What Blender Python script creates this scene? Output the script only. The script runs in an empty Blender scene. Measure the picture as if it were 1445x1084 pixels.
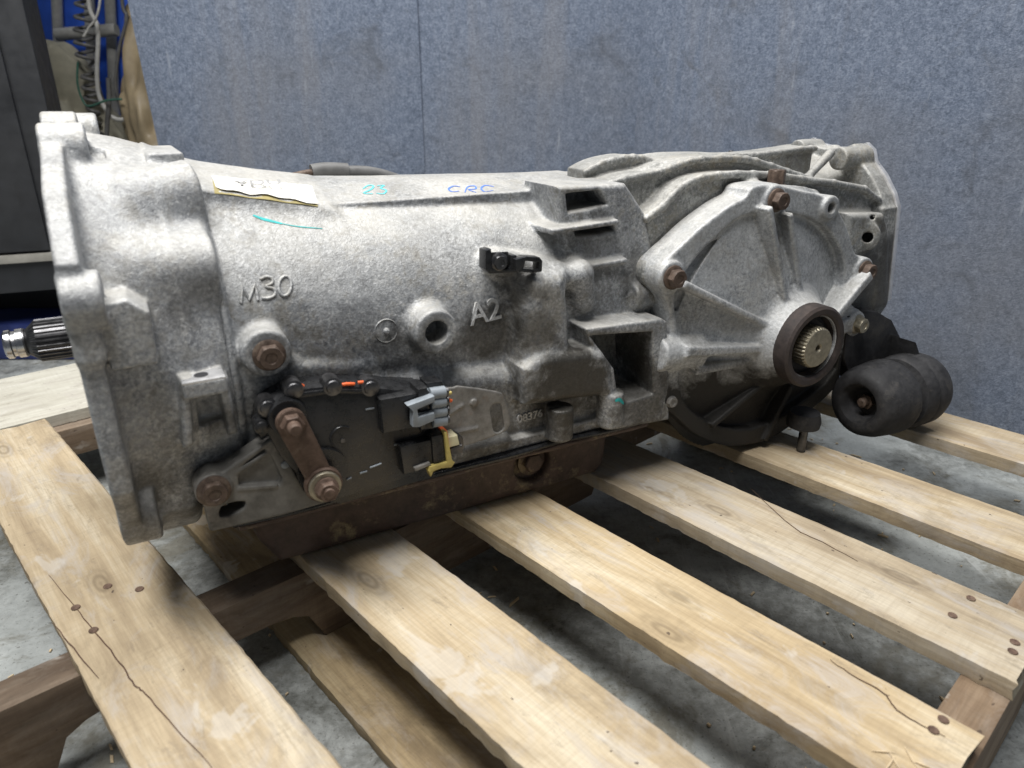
import bpy, bmesh, math, random
import numpy as np
from mathutils import Vector, Matrix, Euler

random.seed(7); rng = np.random.default_rng(7)
SC = bpy.context.scene
COL = SC.collection

# ------------------------------------------------------------------ camera, world, lights
H = 0.42                        # lens height above the pallet deck (deck top is z = 0)
FPX, PCX, PCY = 1000.0, 722.5, 542.0
PITCH = math.radians(22.2)
cam_d = bpy.data.cameras.new('camera'); cam = bpy.data.objects.new('camera', cam_d)
COL.objects.link(cam); SC.camera = cam
cam.location = (0, 0, H); cam.rotation_euler = (math.pi/2 - PITCH, 0, 0)
cam_d.sensor_width = 36; cam_d.lens = FPX/1445*36
cam_d.clip_start = 0.02; cam_d.clip_end = 60
cam_d.dof.use_dof = True; cam_d.dof.focus_distance = 0.80; cam_d.dof.aperture_fstop = 6.3

w = bpy.data.worlds.new('World'); SC.world = w; w.use_nodes = True
bgn = w.node_tree.nodes['Background']
bgn.inputs[0].default_value = (0.80, 0.88, 1.0, 1); bgn.inputs[1].default_value = 0.095

def area(name, loc, target, sx, sy, power, col):
    l = bpy.data.lights.new(name, 'AREA'); l.shape = 'RECTANGLE'; l.size = sx; l.size_y = sy
    l.energy = power; l.color = col
    o = bpy.data.objects.new(name, l); COL.objects.link(o); o.location = loc
    o.rotation_euler = (Vector(target) - Vector(loc)).to_track_quat('-Z', 'Y').to_euler()
    return o
area('ceiling_tube_light', (-0.50, 0.14, 2.0), (-0.05, 0.9, 0.1), 1.5, 0.35, 54, (1.0, 0.98, 0.95))
area('ceiling_tube_light', (0.10, 1.15, 2.2), (0.1, 0.95, 0.1), 1.5, 0.35, 30, (1.0, 0.98, 0.95))

SC.view_settings.view_transform = 'Standard'; SC.view_settings.look = 'None'
SC.view_settings.exposure = 0.12; SC.view_settings.gamma = 1.0; SC.view_settings.use_curve_mapping = False

# ------------------------------------------------------------------ frames
CP, SP = math.cos(PITCH), math.sin(PITCH)
def ray(px, py):
    x = (px - PCX)/FPX; y = -(py - PCY)/FPX
    return np.array([x, CP + y*SP, -SP + y*CP])
A = math.radians(28.5)                       # gearbox axis against world X
UX = np.array([math.cos(A), math.sin(A), 0]); UY = np.array([-math.sin(A), math.cos(A), 0])
O3 = np.array([-0.22836, 0.70234, 0.0])       # gearbox frame origin: on the deck under its axis
_c = np.array([0, 0, H]) - O3
CAML = np.array([_c @ UX, _c @ UY, _c[2]])
def rayl(px, py):
    r = ray(px, py); return np.array([r @ UX, r @ UY, r[2]])
def T(px, py, y=None, z=None, x=None):        # photo pixel + a known plane of the gearbox -> gearbox coordinates
    q = rayl(px, py)
    if y is not None: t = (y - CAML[1])/q[1]
    elif z is not None: t = (z - CAML[2])/q[2]
    else: t = (x - CAML[0])/q[0]
    return CAML + t*q
def polyy(pts, y): return [tuple(T(a, b, y=y)[[0, 2]]) for a, b in pts]

# ------------------------------------------------------------------ signed-distance casting tools
def smooth_poly(pts, n=4, closed=True):
    P = np.array(pts, float); N = len(P); out = []
    for i in range(N if closed else N-1):
        p0, p1, p2, p3 = (P[(i-1) % N], P[i], P[(i+1) % N], P[(i+2) % N]) if closed else (P[max(i-1, 0)], P[i], P[i+1], P[min(i+2, N-1)])
        for k in range(n):
            t = k/n
            out.append(tuple(.5*((2*p1) + (-p0+p2)*t + (2*p0-5*p1+4*p2-p3)*t*t + (-p0+3*p1-3*p2+p3)*t**3)))
    if not closed: out.append(tuple(P[-1]))
    return out

def poly_sd(U, V, poly):
    P = np.array(poly, np.float32); N = len(P)
    d = np.full(np.broadcast(U, V).shape, 1e6, np.float32); s = np.ones_like(d)
    for i in range(N):
        a = P[i]; b = P[i-1]; ex, ey = b-a
        wx = U-a[0]; wy = V-a[1]
        t = np.clip((wx*ex+wy*ey)/(ex*ex+ey*ey+1e-12), 0, 1)
        d = np.minimum(d, (wx-ex*t)**2+(wy-ey*t)**2)
        c1 = V >= a[1]; c2 = V < b[1]; c3 = ex*wy > ey*wx
        flip = (c1 & c2 & c3) | (~c1 & ~c2 & ~c3)
        s = np.where(flip, -s, s)
    return s*np.sqrt(d)

def _round(a, b, r):
    a = a+r; b = b+r
    return np.minimum(np.maximum(a, b), 0)+np.sqrt(np.maximum(a, 0)**2+np.maximum(b, 0)**2)-r

def p_box(lo, hi, r=0.003):
    lo = np.array(lo); hi = np.array(hi); c = (lo+hi)/2; e = (hi-lo)/2-r
    def fn(X, Y, Z):
        qx = np.abs(X-c[0])-e[0]; qy = np.abs(Y-c[1])-e[1]; qz = np.abs(Z-c[2])-e[2]
        return np.sqrt(np.maximum(qx, 0)**2+np.maximum(qy, 0)**2+np.maximum(qz, 0)**2)+np.minimum(np.maximum(qx, np.maximum(qy, qz)), 0)-r
    return fn, lo, hi
def p_cyl(p0, p1, r0, r1=None, rd=0.002):
    p0 = np.array(p0, float); p1 = np.array(p1, float); r1 = r0 if r1 is None else r1
    ax = p1-p0; L = np.linalg.norm(ax); ax = ax/L; R = max(r0, r1)
    def fn(X, Y, Z):
        dx = X-p0[0]; dy = Y-p0[1]; dz = Z-p0[2]
        t = dx*ax[0]+dy*ax[1]+dz*ax[2]
        rad = np.sqrt(np.maximum(dx*dx+dy*dy+dz*dz-t*t, 0))
        rr = r0+(r1-r0)*np.clip(t/L, 0, 1)
        return _round(rad-rr, np.abs(t-L/2)-L/2, rd)
    return fn, np.minimum(p0, p1)-R, np.maximum(p0, p1)+R
def p_cap(p0, p1, r0, r1=None):
    p0 = np.array(p0, float); p1 = np.array(p1, float); r1 = r0 if r1 is None else r1
    e = p1-p0; L2 = e@e; R = max(r0, r1)
    def fn(X, Y, Z):
        dx = X-p0[0]; dy = Y-p0[1]; dz = Z-p0[2]
        t = np.clip((dx*e[0]+dy*e[1]+dz*e[2])/L2, 0, 1)
        return np.sqrt((dx-e[0]*t)**2+(dy-e[1]*t)**2+(dz-e[2]*t)**2)-(r0+(r1-r0)*t)
    return fn, np.minimum(p0, p1)-R, np.maximum(p0, p1)+R
def p_slab(poly, a0, a1, r=0.003, axis='y'):
    P = np.array(poly)
    def fn(X, Y, Z):
        if axis == 'y': d2 = poly_sd(X, Z, poly); q = Y
        elif axis == 'x': d2 = poly_sd(Y, Z, poly); q = X
        else: d2 = poly_sd(X, Y, poly); q = Z
        return _round(d2, np.abs(q-(a0+a1)/2)-(a1-a0)/2, r)
    mn, mx = P.min(0), P.max(0)
    if axis == 'y': lo, hi = (mn[0], a0, mn[1]), (mx[0], a1, mx[1])
    elif axis == 'x': lo, hi = (a0, mn[0], mn[1]), (a1, mx[0], mx[1])
    else: lo, hi = (mn[0], mn[1], a0), (mx[0], mx[1], a1)
    return fn, np.array(lo), np.array(hi)
def p_rev(xs, rs, z0, ky=1.0, y0=0.0):        # body of revolution about an axis along x
    xs = np.array(xs); rs = np.array(rs)
    def fn(X, Y, Z):
        rr = np.interp(X, xs, rs).astype(np.float32)
        rad = np.sqrt(((Y-y0)/ky)**2+(Z-z0)**2)
        return _round((rad-rr)*0.96, np.abs(X-(xs[0]+xs[-1])/2)-(xs[-1]-xs[0])/2, 0.003)
    R = rs.max()*max(ky, 1)
    return fn, np.array((xs[0], y0-R, z0-R)), np.array((xs[-1], y0+R, z0+R))
def rib_poly(p, q, w0, w1=None):
    p = np.array(p); q = np.array(q); w1 = w0 if w1 is None else w1
    d = (q-p)/np.linalg.norm(q-p); n = np.array((-d[1], d[0]))
    return [tuple(p+n*w0/2), tuple(q+n*w1/2), tuple(q-n*w1/2), tuple(p-n*w0/2)]

class Vol:
    def __init__(s, lo, hi, h):
        s.h = h; s.lo = np.array(lo, np.float32)
        s.n = [int(math.ceil((hi[i]-lo[i])/h))+1 for i in range(3)]
        s.ax = [(s.lo[i]+h*np.arange(s.n[i])).astype(np.float32) for i in range(3)]
        s.d = np.full(s.n, 0.05, np.float32)
    def _sl(s, lo, hi, m):
        sl = []
        for i in range(3):
            a = max(0, int(math.floor((lo[i]-m-s.lo[i])/s.h))); b = min(s.n[i], int(math.ceil((hi[i]+m-s.lo[i])/s.h))+1)
            if a >= b: return None
            sl.append(slice(a, b))
        return tuple(sl)
    def _ev(s, prim, k):
        fn, lo, hi = prim
        sl = s._sl(lo, hi, k+3*s.h)
        if sl is None: return None, None
        X = s.ax[0][sl[0]][:, None, None]; Y = s.ax[1][sl[1]][None, :, None]; Z = s.ax[2][sl[2]][None, None, :]
        return sl, fn(X, Y, Z).astype(np.float32)
    def add(s, prim, k=0.004):
        k = k if k <= .004 else .004+(k-.004)*.55        # tight casting fillets
        sl, e = s._ev(prim, k)
        if sl is None: return
        a = s.d[sl]; r = np.minimum(a, e)
        if k: r = r-np.maximum(k-np.abs(a-e), 0)**2/(4*k)
        s.d[sl] = r
    def sub(s, prim, k=0.003):
        sl, e = s._ev(prim, k)
        if sl is None: return
        a = s.d[sl]; e = -e; r = np.maximum(a, e)
        if k: r = r+np.maximum(k-np.abs(a-e), 0)**2/(4*k)
        s.d[sl] = r
    def noise(s, amp, cells):                   # uneven sand-cast skin
        for c, f in cells:
            g = rng.standard_normal([max(2, int(n*s.h/c)+2) for n in s.n]).astype(np.float32)
            idx = [np.linspace(0, g.shape[i]-1.001, s.n[i]) for i in range(3)]
            for i in range(3):
                i0 = idx[i].astype(int); t = (idx[i]-i0).astype(np.float32); t = t*t*(3-2*t)
                sh = [1, 1, 1]; sh[i] = -1; t = t.reshape(sh)
                g = np.take(g, i0, i)*(1-t)+np.take(g, i0+1, i)*t
            s.d += amp*f*g
    def at(s, p):
        i = [(p[k]-s.lo[k])/s.h for k in range(3)]
        if any(i[k] < 0 or i[k] > s.n[k]-1.01 for k in range(3)): return 0.05
        a = [int(v) for v in i]; f = [i[k]-a[k] for k in range(3)]
        c = s.d[a[0]:a[0]+2, a[1]:a[1]+2, a[2]:a[2]+2]
        c = c[0]*(1-f[0])+c[1]*f[0]; c = c[0]*(1-f[1])+c[1]*f[1]; return float(c[0]*(1-f[2])+c[1]*f[2])
    def hit(s, px, py, t0=0.3, t1=1.6):           # where a photo pixel meets this casting, with its normal
        q = rayl(px, py); t = t0; st = s.h*.5; prev = 1.0
        while t < t1:
            p = CAML+q*t; v = s.at(p)
            if v < 0:
                t -= st*(-v)/(prev-v+1e-9); p = CAML+q*t; break
            prev = v; t += st
        else: return None
        e = s.h*1.5; g = []
        for k in range(3):
            d = np.zeros(3); d[k] = e; g.append(s.at(p+d)-s.at(p-d))
        g = np.array(g); return p, g/(np.linalg.norm(g)+1e-9)
    def mesh(s, name):
        d = s.d; h = s.h; sg = d < 0
        nx, ny, nz = [n-1 for n in s.n]
        cnt = np.zeros((nx, ny, nz), np.int8)
        for i in (0, 1):
            for j in (0, 1):
                for k in (0, 1): cnt += sg[i:nx+i, j:ny+j, k:nz+k]
        act = (cnt > 0) & (cnt < 8); ci = np.argwhere(act)
        acc = np.zeros((len(ci), 3), np.float64); num = np.zeros(len(ci))
        C = [(i, j, k) for i in (0, 1) for j in (0, 1) for k in (0, 1)]
        for a in C:
            for ax in range(3):
                if a[ax]: continue
                b = list(a); b[ax] = 1
                va = d[ci[:, 0]+a[0], ci[:, 1]+a[1], ci[:, 2]+a[2]]; vb = d[ci[:, 0]+b[0], ci[:, 1]+b[1], ci[:, 2]+b[2]]
                m = (va < 0) != (vb < 0)
                t = np.where(m, va/(va-vb+1e-12), 0)
                pos = np.tile(np.array(a, float), (len(ci), 1)); pos[:, ax] = t
                acc[m] += pos[m]; num[m] += 1
        V = s.lo+(ci+acc/num[:, None])*h
        idm = np.full((nx, ny, nz), -1, np.int32); idm[tuple(ci.T)] = np.arange(len(ci))
        quads = []
        for ax in range(3):
            sl0 = [slice(None)]*3; sl1 = [slice(None)]*3
            sl0[ax] = slice(0, -1); sl1[ax] = slice(1, None)
            ch = sg[tuple(sl0)] != sg[tuple(sl1)]
            e = np.argwhere(ch); u, v = [(1, 2), (2, 0), (0, 1)][ax]
            ok = (e[:, u] > 0) & (e[:, v] > 0) & (e[:, u] < s.n[u]-1) & (e[:, v] < s.n[v]-1); e = e[ok]
            def g(du, dv):
                q = e.copy(); q[:, u] += du; q[:, v] += dv; return idm[tuple(q.T)]
            Q = np.stack([g(-1, -1), g(0, -1), g(0, 0), g(-1, 0)], 1)
            inside = sg[tuple(e.T)]
            Q[~inside] = Q[~inside][:, ::-1]
            quads.append(Q)
        Q = np.concatenate(quads); Q = Q[(Q >= 0).all(1)]
        me = bpy.data.meshes.new(name)
        me.vertices.add(len(V)); me.vertices.foreach_set('co', V.astype(np.float32).ravel())
        me.loops.add(Q.size); me.loops.foreach_set('vertex_index', Q.astype(np.int32).ravel())
        me.polygons.add(len(Q)); me.polygons.foreach_set('loop_start', np.arange(0, Q.size, 4, dtype=np.int32))
        me.polygons.foreach_set('use_smooth', np.ones(len(Q), bool))
        me.update(calc_edges=True); me.validate()
        return me

# ------------------------------------------------------------------ object helpers
def link(name, me, mat=None, parent=None, smooth=None):
    o = bpy.data.objects.new(name, me); COL.objects.link(o)
    if mat is not None and me is not None:
        me.materials.clear(); me.materials.append(mat)
    if parent is not None: o.parent = parent
    return o
def thing(name, label, cat, loc=(0, 0, 0), rz=0, group=None):
    o = bpy.data.objects.new(name, None); COL.objects.link(o); o.empty_display_size = .05
    o.location = loc; o.rotation_euler = (0, 0, rz); tag(o, label, cat, group); return o
def tag(o, label, cat, group=None):
    o['label'] = label; o['category'] = cat
    if group: o['group'] = group
    return o
def fin(bm, name, smooth=30):
    bmesh.ops.recalc_face_normals(bm, faces=bm.faces)
    me = bpy.data.meshes.new(name); bm.to_mesh(me); bm.free()
    if smooth:
        me.polygons.foreach_set('use_smooth', np.ones(len(me.polygons), bool))
        try: me.set_sharp_from_angle(angle=math.radians(smooth))
        except Exception: pass
    return me
def basis(d):
    d = Vector(d).normalized(); a = Vector((0, 0, 1)) if abs(d.z) < .9 else Vector((1, 0, 0))
    u = a.cross(d).normalized(); return u, d.cross(u), d
def b_lathe(bm, prof, p, d, n=24, hexr=None, ph=0):
    """profile [(radius, distance)] swung about direction d from p; hexr: set of profile rows drawn six-sided"""
    u, v, d = basis(d); p = Vector(p); rings = []
    for i, (r, t) in enumerate(prof):
        ring = []
        for k in range(n):
            a = 2*math.pi*k/n+ph; rr = r
            if hexr and i in hexr:
                m = (a % (math.pi/3))-math.pi/6; rr = r*math.cos(math.pi/6)/math.cos(m)
            ring.append(bm.verts.new(p+u*(rr*math.cos(a))+v*(rr*math.sin(a))+d*t))
        rings.append(ring)
    for a, b in zip(rings, rings[1:]):
        for k in range(n): bm.faces.new((a[k], a[(k+1) % n], b[(k+1) % n], b[k]))
    bm.faces.new(rings[0][::-1]); bm.faces.new(rings[-1])
def lathe(name, prof, p, d, mat, parent, n=24, hexr=None, ph=0, smooth=30):
    bm = bmesh.new(); b_lathe(bm, prof, p, d, n, hexr, ph); return link(name, fin(bm, name, smooth), mat, parent)
def b_box(bm, lo, hi, bev=0.0, M=None):
    r = bmesh.ops.create_cube(bm, size=1); vs = r['verts']
    lo = Vector(lo); hi = Vector(hi)
    for v in vs:
        v.co = Vector([lo[i]+(v.co[i]+.5)*(hi[i]-lo[i]) for i in range(3)])
    if bev:
        es = list({e for v in vs for e in v.link_edges}); g = bmesh.ops.bevel(bm, geom=es, offset=bev, segments=2, affect='EDGES', profile=.6)
        vs = list({v for f in g['faces'] for v in f.verts}|set(v for v in vs if v.is_valid))
    if M is not None: bmesh.ops.transform(bm, matrix=M, verts=[v for v in vs if v.is_valid])
def box(name, lo, hi, mat, parent, bev=.001, M=None):
    bm = bmesh.new(); b_box(bm, lo, hi, bev)
    if M is not None: bmesh.ops.transform(bm, matrix=M, verts=bm.verts)
    return link(name, fin(bm, name), mat, parent)
def b_prism(bm, poly, a0, a1, axis='y', bev=0):
    def mk(u, v, q): return (u, q, v) if axis == 'y' else ((q, u, v) if axis == 'x' else (u, v, q))
    v0 = [bm.verts.new(mk(u, v, a0)) for u, v in poly]; v1 = [bm.verts.new(mk(u, v, a1)) for u, v in poly]
    f = [bm.faces.new(v0), bm.faces.new(v1[::-1])]; n = len(poly)
    for i in range(n): f.append(bm.faces.new((v0[i], v1[i], v1[(i+1) % n], v0[(i+1) % n])))
    bmesh.ops.recalc_face_normals(bm, faces=f)
    if bev:
        es = [e for e in {e for x in f[:1] for e in x.edges}|{e for x in f[1:2] for e in x.edges}]
        bmesh.ops.bevel(bm, geom=es, offset=bev, segments=2, affect='EDGES', profile=.6)
def prism(name, poly, a0, a1, mat, parent, axis='y', bev=.0008, smooth=35):
    bm = bmesh.new(); b_prism(bm, poly, a0, a1, axis, bev); return link(name, fin(bm, name, smooth), mat, parent)
def b_tube(bm, pts, r, n=10):
    P = [Vector(p) for p in pts]; rings = []; u = None
    for i, p in enumerate(P):
        d = (P[min(i+1, len(P)-1)]-P[max(i-1, 0)]).normalized()
        if u is None: u = basis(d)[0]
        u = (u-d*u.dot(d)).normalized(); v = d.cross(u)
        rr = r[i] if isinstance(r, (list, tuple)) else r
        rings.append([bm.verts.new(p+u*(rr*math.cos(2*math.pi*k/n))+v*(rr*math.sin(2*math.pi*k/n))) for k in range(n)])
    for a, b in zip(rings, rings[1:]):
        for k in range(n): bm.faces.new((a[k], a[(k+1) % n], b[(k+1) % n], b[k]))
    bm.faces.new(rings[0][::-1]); bm.faces.new(rings[-1])
def tube(name, pts, r, mat, parent, n=10, sm=0):
    if sm: pts = smooth_poly(pts, sm, closed=False)
    bm = bmesh.new(); b_tube(bm, pts, r, n); return link(name, fin(bm, name, 60), mat, parent)
def ribbon(name, pts, nrm, wd, th, mat, parent, lift=.0003):
    """flat strip along pts with normals nrm: ink strokes, cracks"""
    bm = bmesh.new(); rows = []
    for i, p in enumerate(pts):
        p = Vector(p); n = Vector(nrm[i] if isinstance(nrm, list) else nrm).normalized()
        d = (Vector(pts[min(i+1, len(pts)-1)])-Vector(pts[max(i-1, 0)])).normalized(); s = n.cross(d).normalized()
        wv = wd[i] if isinstance(wd, list) else wd
        rows.append((bm.verts.new(p+s*wv/2+n*lift), bm.verts.new(p-s*wv/2+n*lift)))
    for a, b in zip(rows, rows[1:]): bm.faces.new((a[0], b[0], b[1], a[1]))
    g = bmesh.ops.extrude_face_region(bm, geom=bm.faces[:])
    n0 = Vector(nrm[0] if isinstance(nrm, list) else nrm).normalized()
    bmesh.ops.translate(bm, verts=[v for v in g['geom'] if isinstance(v, bmesh.types.BMVert)], vec=n0*th)
    return link(name, fin(bm, name), mat, parent)
def text_mesh(txt, size, ext, bold=0.0, bev=0.0):
    cu = bpy.data.curves.new('lettering', 'FONT'); cu.body = txt; cu.size = size; cu.extrude = ext
    cu.offset = bold; cu.bevel_depth = bev; cu.align_x = 'CENTER'; cu.align_y = 'CENTER'; cu.resolution_u = 4
    o = bpy.data.objects.new('lettering', cu); COL.objects.link(o)
    dg = bpy.context.evaluated_depsgraph_get(); me = bpy.data.meshes.new_from_object(o.evaluated_get(dg))
    bpy.data.objects.remove(o); bpy.data.curves.remove(cu); me.name = 'lettering'; return me
def text(name, txt, size, ext, p, right, up, mat, parent, bold=0.0, sx=1.0, bev=0.0):
    me = text_mesh(txt, size, ext, bold, bev)
    r = Vector(right).normalized(); n = r.cross(Vector(up)).normalized(); u = n.cross(r)
    M = Matrix((r*sx, u, n)).transposed().to_4x4(); M.translation = Vector(p)
    me.transform(M); return link(name, me, mat, parent)

# ------------------------------------------------------------------ materials
class NT:
    def __init__(s, name):
        s.m = bpy.data.materials.new(name); s.m.use_nodes = True; s.t = s.m.node_tree
        s.b = s.t.nodes['Principled BSDF']; s.tc = s.t.nodes.new('ShaderNodeTexCoord')
    def n(s, k, **a):
        o = s.t.nodes.new(k)
        for q, v in a.items(): setattr(o, q, v)
        return o
    def l(s, a, b): s.t.links.new(a, b)
    def co(s, scale=(1, 1, 1), src='Object', rot=(0, 0, 0)):
        m = s.n('ShaderNodeMapping'); m.inputs['Scale'].default_value = scale; m.inputs['Rotation'].default_value = rot
        s.l(s.tc.outputs[src], m.inputs[0]); return m.outputs[0]
    def noise(s, vec, sc, det=4, rough=.6, dist=0):
        o = s.n('ShaderNodeTexNoise'); o.inputs['Scale'].default_value = sc; o.inputs['Detail'].default_value = det
        o.inputs['Roughness'].default_value = rough; o.inputs['Distortion'].default_value = dist
        s.l(vec, o.inputs['Vector']); return o.outputs['Fac']
    def ramp(s, f, stops, interp='LINEAR'):
        o = s.n('ShaderNodeValToRGB'); e = o.color_ramp.elements; o.color_ramp.interpolation = interp
        while len(e) < len(stops): e.new(.5)
        for i, (p, c) in enumerate(stops):
            e[i].position = p; e[i].color = (c if isinstance(c, tuple) else (c, c, c))+(1,)
        s.l(f, o.inputs[0]); return o.outputs[0]
    def mix(s, f, a, b, mode='MIX'):
        o = s.n('ShaderNodeMix', data_type='RGBA', blend_type=mode)
        for i, v in ((0, f), (6, a), (7, b)):
            if isinstance(v, (int, float)): o.inputs[i].default_value = v
            elif isinstance(v, tuple): o.inputs[i].default_value = v+(1,)
            else: s.l(v, o.inputs[i])
        return o.outputs[2]
    def math(s, op, a, b=0.5, clamp=False):
        o = s.n('ShaderNodeMath', operation=op); o.use_clamp = clamp
        for i, v in ((0, a), (1, b)):
            if isinstance(v, (int, float)): o.inputs[i].default_value = v
            else: s.l(v, o.inputs[i])
        return o.outputs[0]
    def mrange(s, v, a, b, c=0, d=1):
        o = s.n('ShaderNodeMapRange'); s.l(v, o.inputs[0])
        for i, q in enumerate((a, b, c, d)): o.inputs[i+1].default_value = q
        return o.outputs[0]
    def sep(s, vec):
        o = s.n('ShaderNodeSeparateXYZ'); s.l(vec, o.inputs[0]); return o.outputs
    def set(s, col=None, rough=None, metal=None, spec=None, bump=None, bs=.3, bd=.001):
        for k, v in (('Base Color', col), ('Roughness', rough), ('Metallic', metal), ('Specular IOR Level', spec)):
            if v is None: continue
            i = s.b.inputs[k]
            if isinstance(v, (int, float)): i.default_value = v
            elif isinstance(v, tuple): i.default_value = v+(1,)
            else: s.l(v, i)
        if bump is not None:
            o = s.n('ShaderNodeBump'); o.inputs['Strength'].default_value = bs; o.inputs['Distance'].default_value = bd
            s.l(bump, o.inputs['Height']); s.l(o.outputs[0], s.b.inputs['Normal'])
        return s.m

def m_plain(name, col, rough=.5, metal=0.0, var=.25, sc=60, bump=.15):
    t = NT(name); c = t.co(); f = t.noise(c, sc, 5); g = t.noise(c, sc*.17, 3)
    dk = tuple(v*(1-var) for v in col); lt = tuple(min(1, v*(1+var)) for v in col)
    cc = t.mix(t.ramp(f, [(.3, 0.0), (.7, 1.0)]), dk, lt)
    cc = t.mix(t.ramp(g, [(.4, 0.0), (.7, .35)]), cc, tuple(v*.7+.03 for v in col))
    return t.set(cc, t.mrange(f, .3, .7, max(0, rough-.1), min(1, rough+.1)), metal, None, f, bump, .0006)

def m_cast(name, lo=(.12, .126, .135), mid=(.285, .297, .312), hi=(.60, .615, .63), oil=.62, dust=.8, oil_shade=None, spots=(), warm=.5):
    """weathered sand-cast aluminium: frosty oxide flakes and white specks, sandy dust lying on top, brown dirt, oil stains"""
    t = NT(name); c = t.co()
    f1 = t.noise(c, 290, 5, .75, .2); f2 = t.noise(c, 95, 5, .7, .5); f3 = t.noise(c, 13, 4, .6, .5); f4 = t.noise(c, 6.5, 4, .6, .4); f5 = t.noise(c, 34, 5, .7, .4)
    v = t.math('ADD', t.math('MULTIPLY', f1, .42), t.math('ADD', t.math('MULTIPLY', f2, .30), t.math('ADD', t.math('MULTIPLY', f3, .14), t.math('MULTIPLY', f5, .14))))
    col = t.ramp(v, [(.41, lo), (.49, mid), (.58, hi)])
    sm = t.ramp(t.noise(c, 16, 4, .6, .6), [(.42, 0.0), (.60, .5)])
    col = t.mix(sm, col, t.mix(f2, tuple(x*.75 for x in mid), tuple(x*1.35 for x in mid)))
    vo = t.n('ShaderNodeTexVoronoi'); vo.inputs['Scale'].default_value = 210; t.l(c, vo.inputs['Vector'])
    wv = t.math('MULTIPLY', t.mrange(vo.outputs['Distance'], .34, .18), t.ramp(f5, [(.48, 0.0), (.60, .42)]))
    col = t.mix(wv, col, (.70, .71, .71))
    dirt = t.math('MULTIPLY', t.ramp(t.math('ADD', t.math('MULTIPLY', t.noise(c, 9, 5, .65, .8), .55), t.math('MULTIPLY', f2, .45)), [(.51, 0.0), (.60, 1.0)]), warm)
    col = t.mix(dirt, col, t.mix(f1, (.12, .105, .075), (.36, .325, .25)))
    o = t.math('MULTIPLY', t.ramp(t.math('ADD', t.math('MULTIPLY', f4, .55), t.math('MULTIPLY', f2, .45)), [(.505, 0.0), (.575, 1.0)]), oil)
    col = t.mix(o, col, t.mix(f1, (.035, .035, .034), (.11, .107, .10)))
    g = t.n('ShaderNodeNewGeometry'); nz = t.sep(g.outputs['Normal'])[2]
    du = t.math('MULTIPLY', t.mrange(nz, .2, .9), t.ramp(f3, [(.3, .35), (.6, 1.0)]))
    col = t.mix(t.math('MULTIPLY', du, dust), col, t.mix(f1, (.40, .385, .34), (.72, .71, .68)))
    rg = t.mrange(f2, .3, .7, .42, .68)
    for (x, y, z, r, a) in spots:                          # oil weeps with ragged outlines
        d = t.n('ShaderNodeVectorMath', operation='DISTANCE'); t.l(c, d.inputs[0]); d.inputs[1].default_value = (x, y, z)
        e = t.math('ADD', d.outputs['Value'], t.math('MULTIPLY', t.math('SUBTRACT', t.math('ADD', t.math('MULTIPLY', f5, .55), t.math('MULTIPLY', f3, .45)), .5), r*2.4))
        k = t.math('MULTIPLY', t.mrange(e, r, r*.62), a); col = t.mix(k, col, t.mix(f1, (.018, .017, .015), (.085, .078, .065)))
        m = t.n('ShaderNodeMix'); t.l(k, m.inputs[0]); t.l(rg, m.inputs[2]); m.inputs[3].default_value = .34; rg = m.outputs[0]
    if oil_shade:                                               # lower bowl blackened: oil plus shade painted into the colour, ragged upper edge
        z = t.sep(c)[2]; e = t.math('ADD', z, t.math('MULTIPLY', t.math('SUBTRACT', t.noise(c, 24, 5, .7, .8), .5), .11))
        k = t.mrange(e, oil_shade+.012, oil_shade-.022); col = t.mix(k, col, t.mix(f2, (.010, .010, .010), (.045, .042, .038)))
    b = t.math('ADD', f1, t.math('ADD', t.math('MULTIPLY', t.noise(c, 620, 3), .7), t.math('MULTIPLY', wv, -.25)))
    return t.set(col, rg, .3, .45, b, .62, .0012)

def m_rust(name, a=(.10, .055, .038), b=(.22, .13, .095), sp=(.34, .26, .16), rough=.75, spot=.4, sc=90):
    t = NT(name); c = t.co(); f = t.noise(c, sc, 6, .7); g = t.noise(c, sc*.22, 5, .65); k = t.noise(c, sc*.16, 6, .78, .15)
    col = t.mix(t.ramp(f, [(.3, 0.0), (.7, 1.0)]), a, b)
    col = t.mix(t.ramp(g, [(.45, 0.0), (.65, .5)]), col, tuple(v*.45 for v in a))
    col = t.mix(t.math('MULTIPLY', t.ramp(k, [(.55, 0.0), (.68, 1.0)]), spot), col, sp)
    return t.set(col, t.mrange(f, .3, .7, rough-.15, rough+.1), .15, .35, f, .35, .0009)

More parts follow.
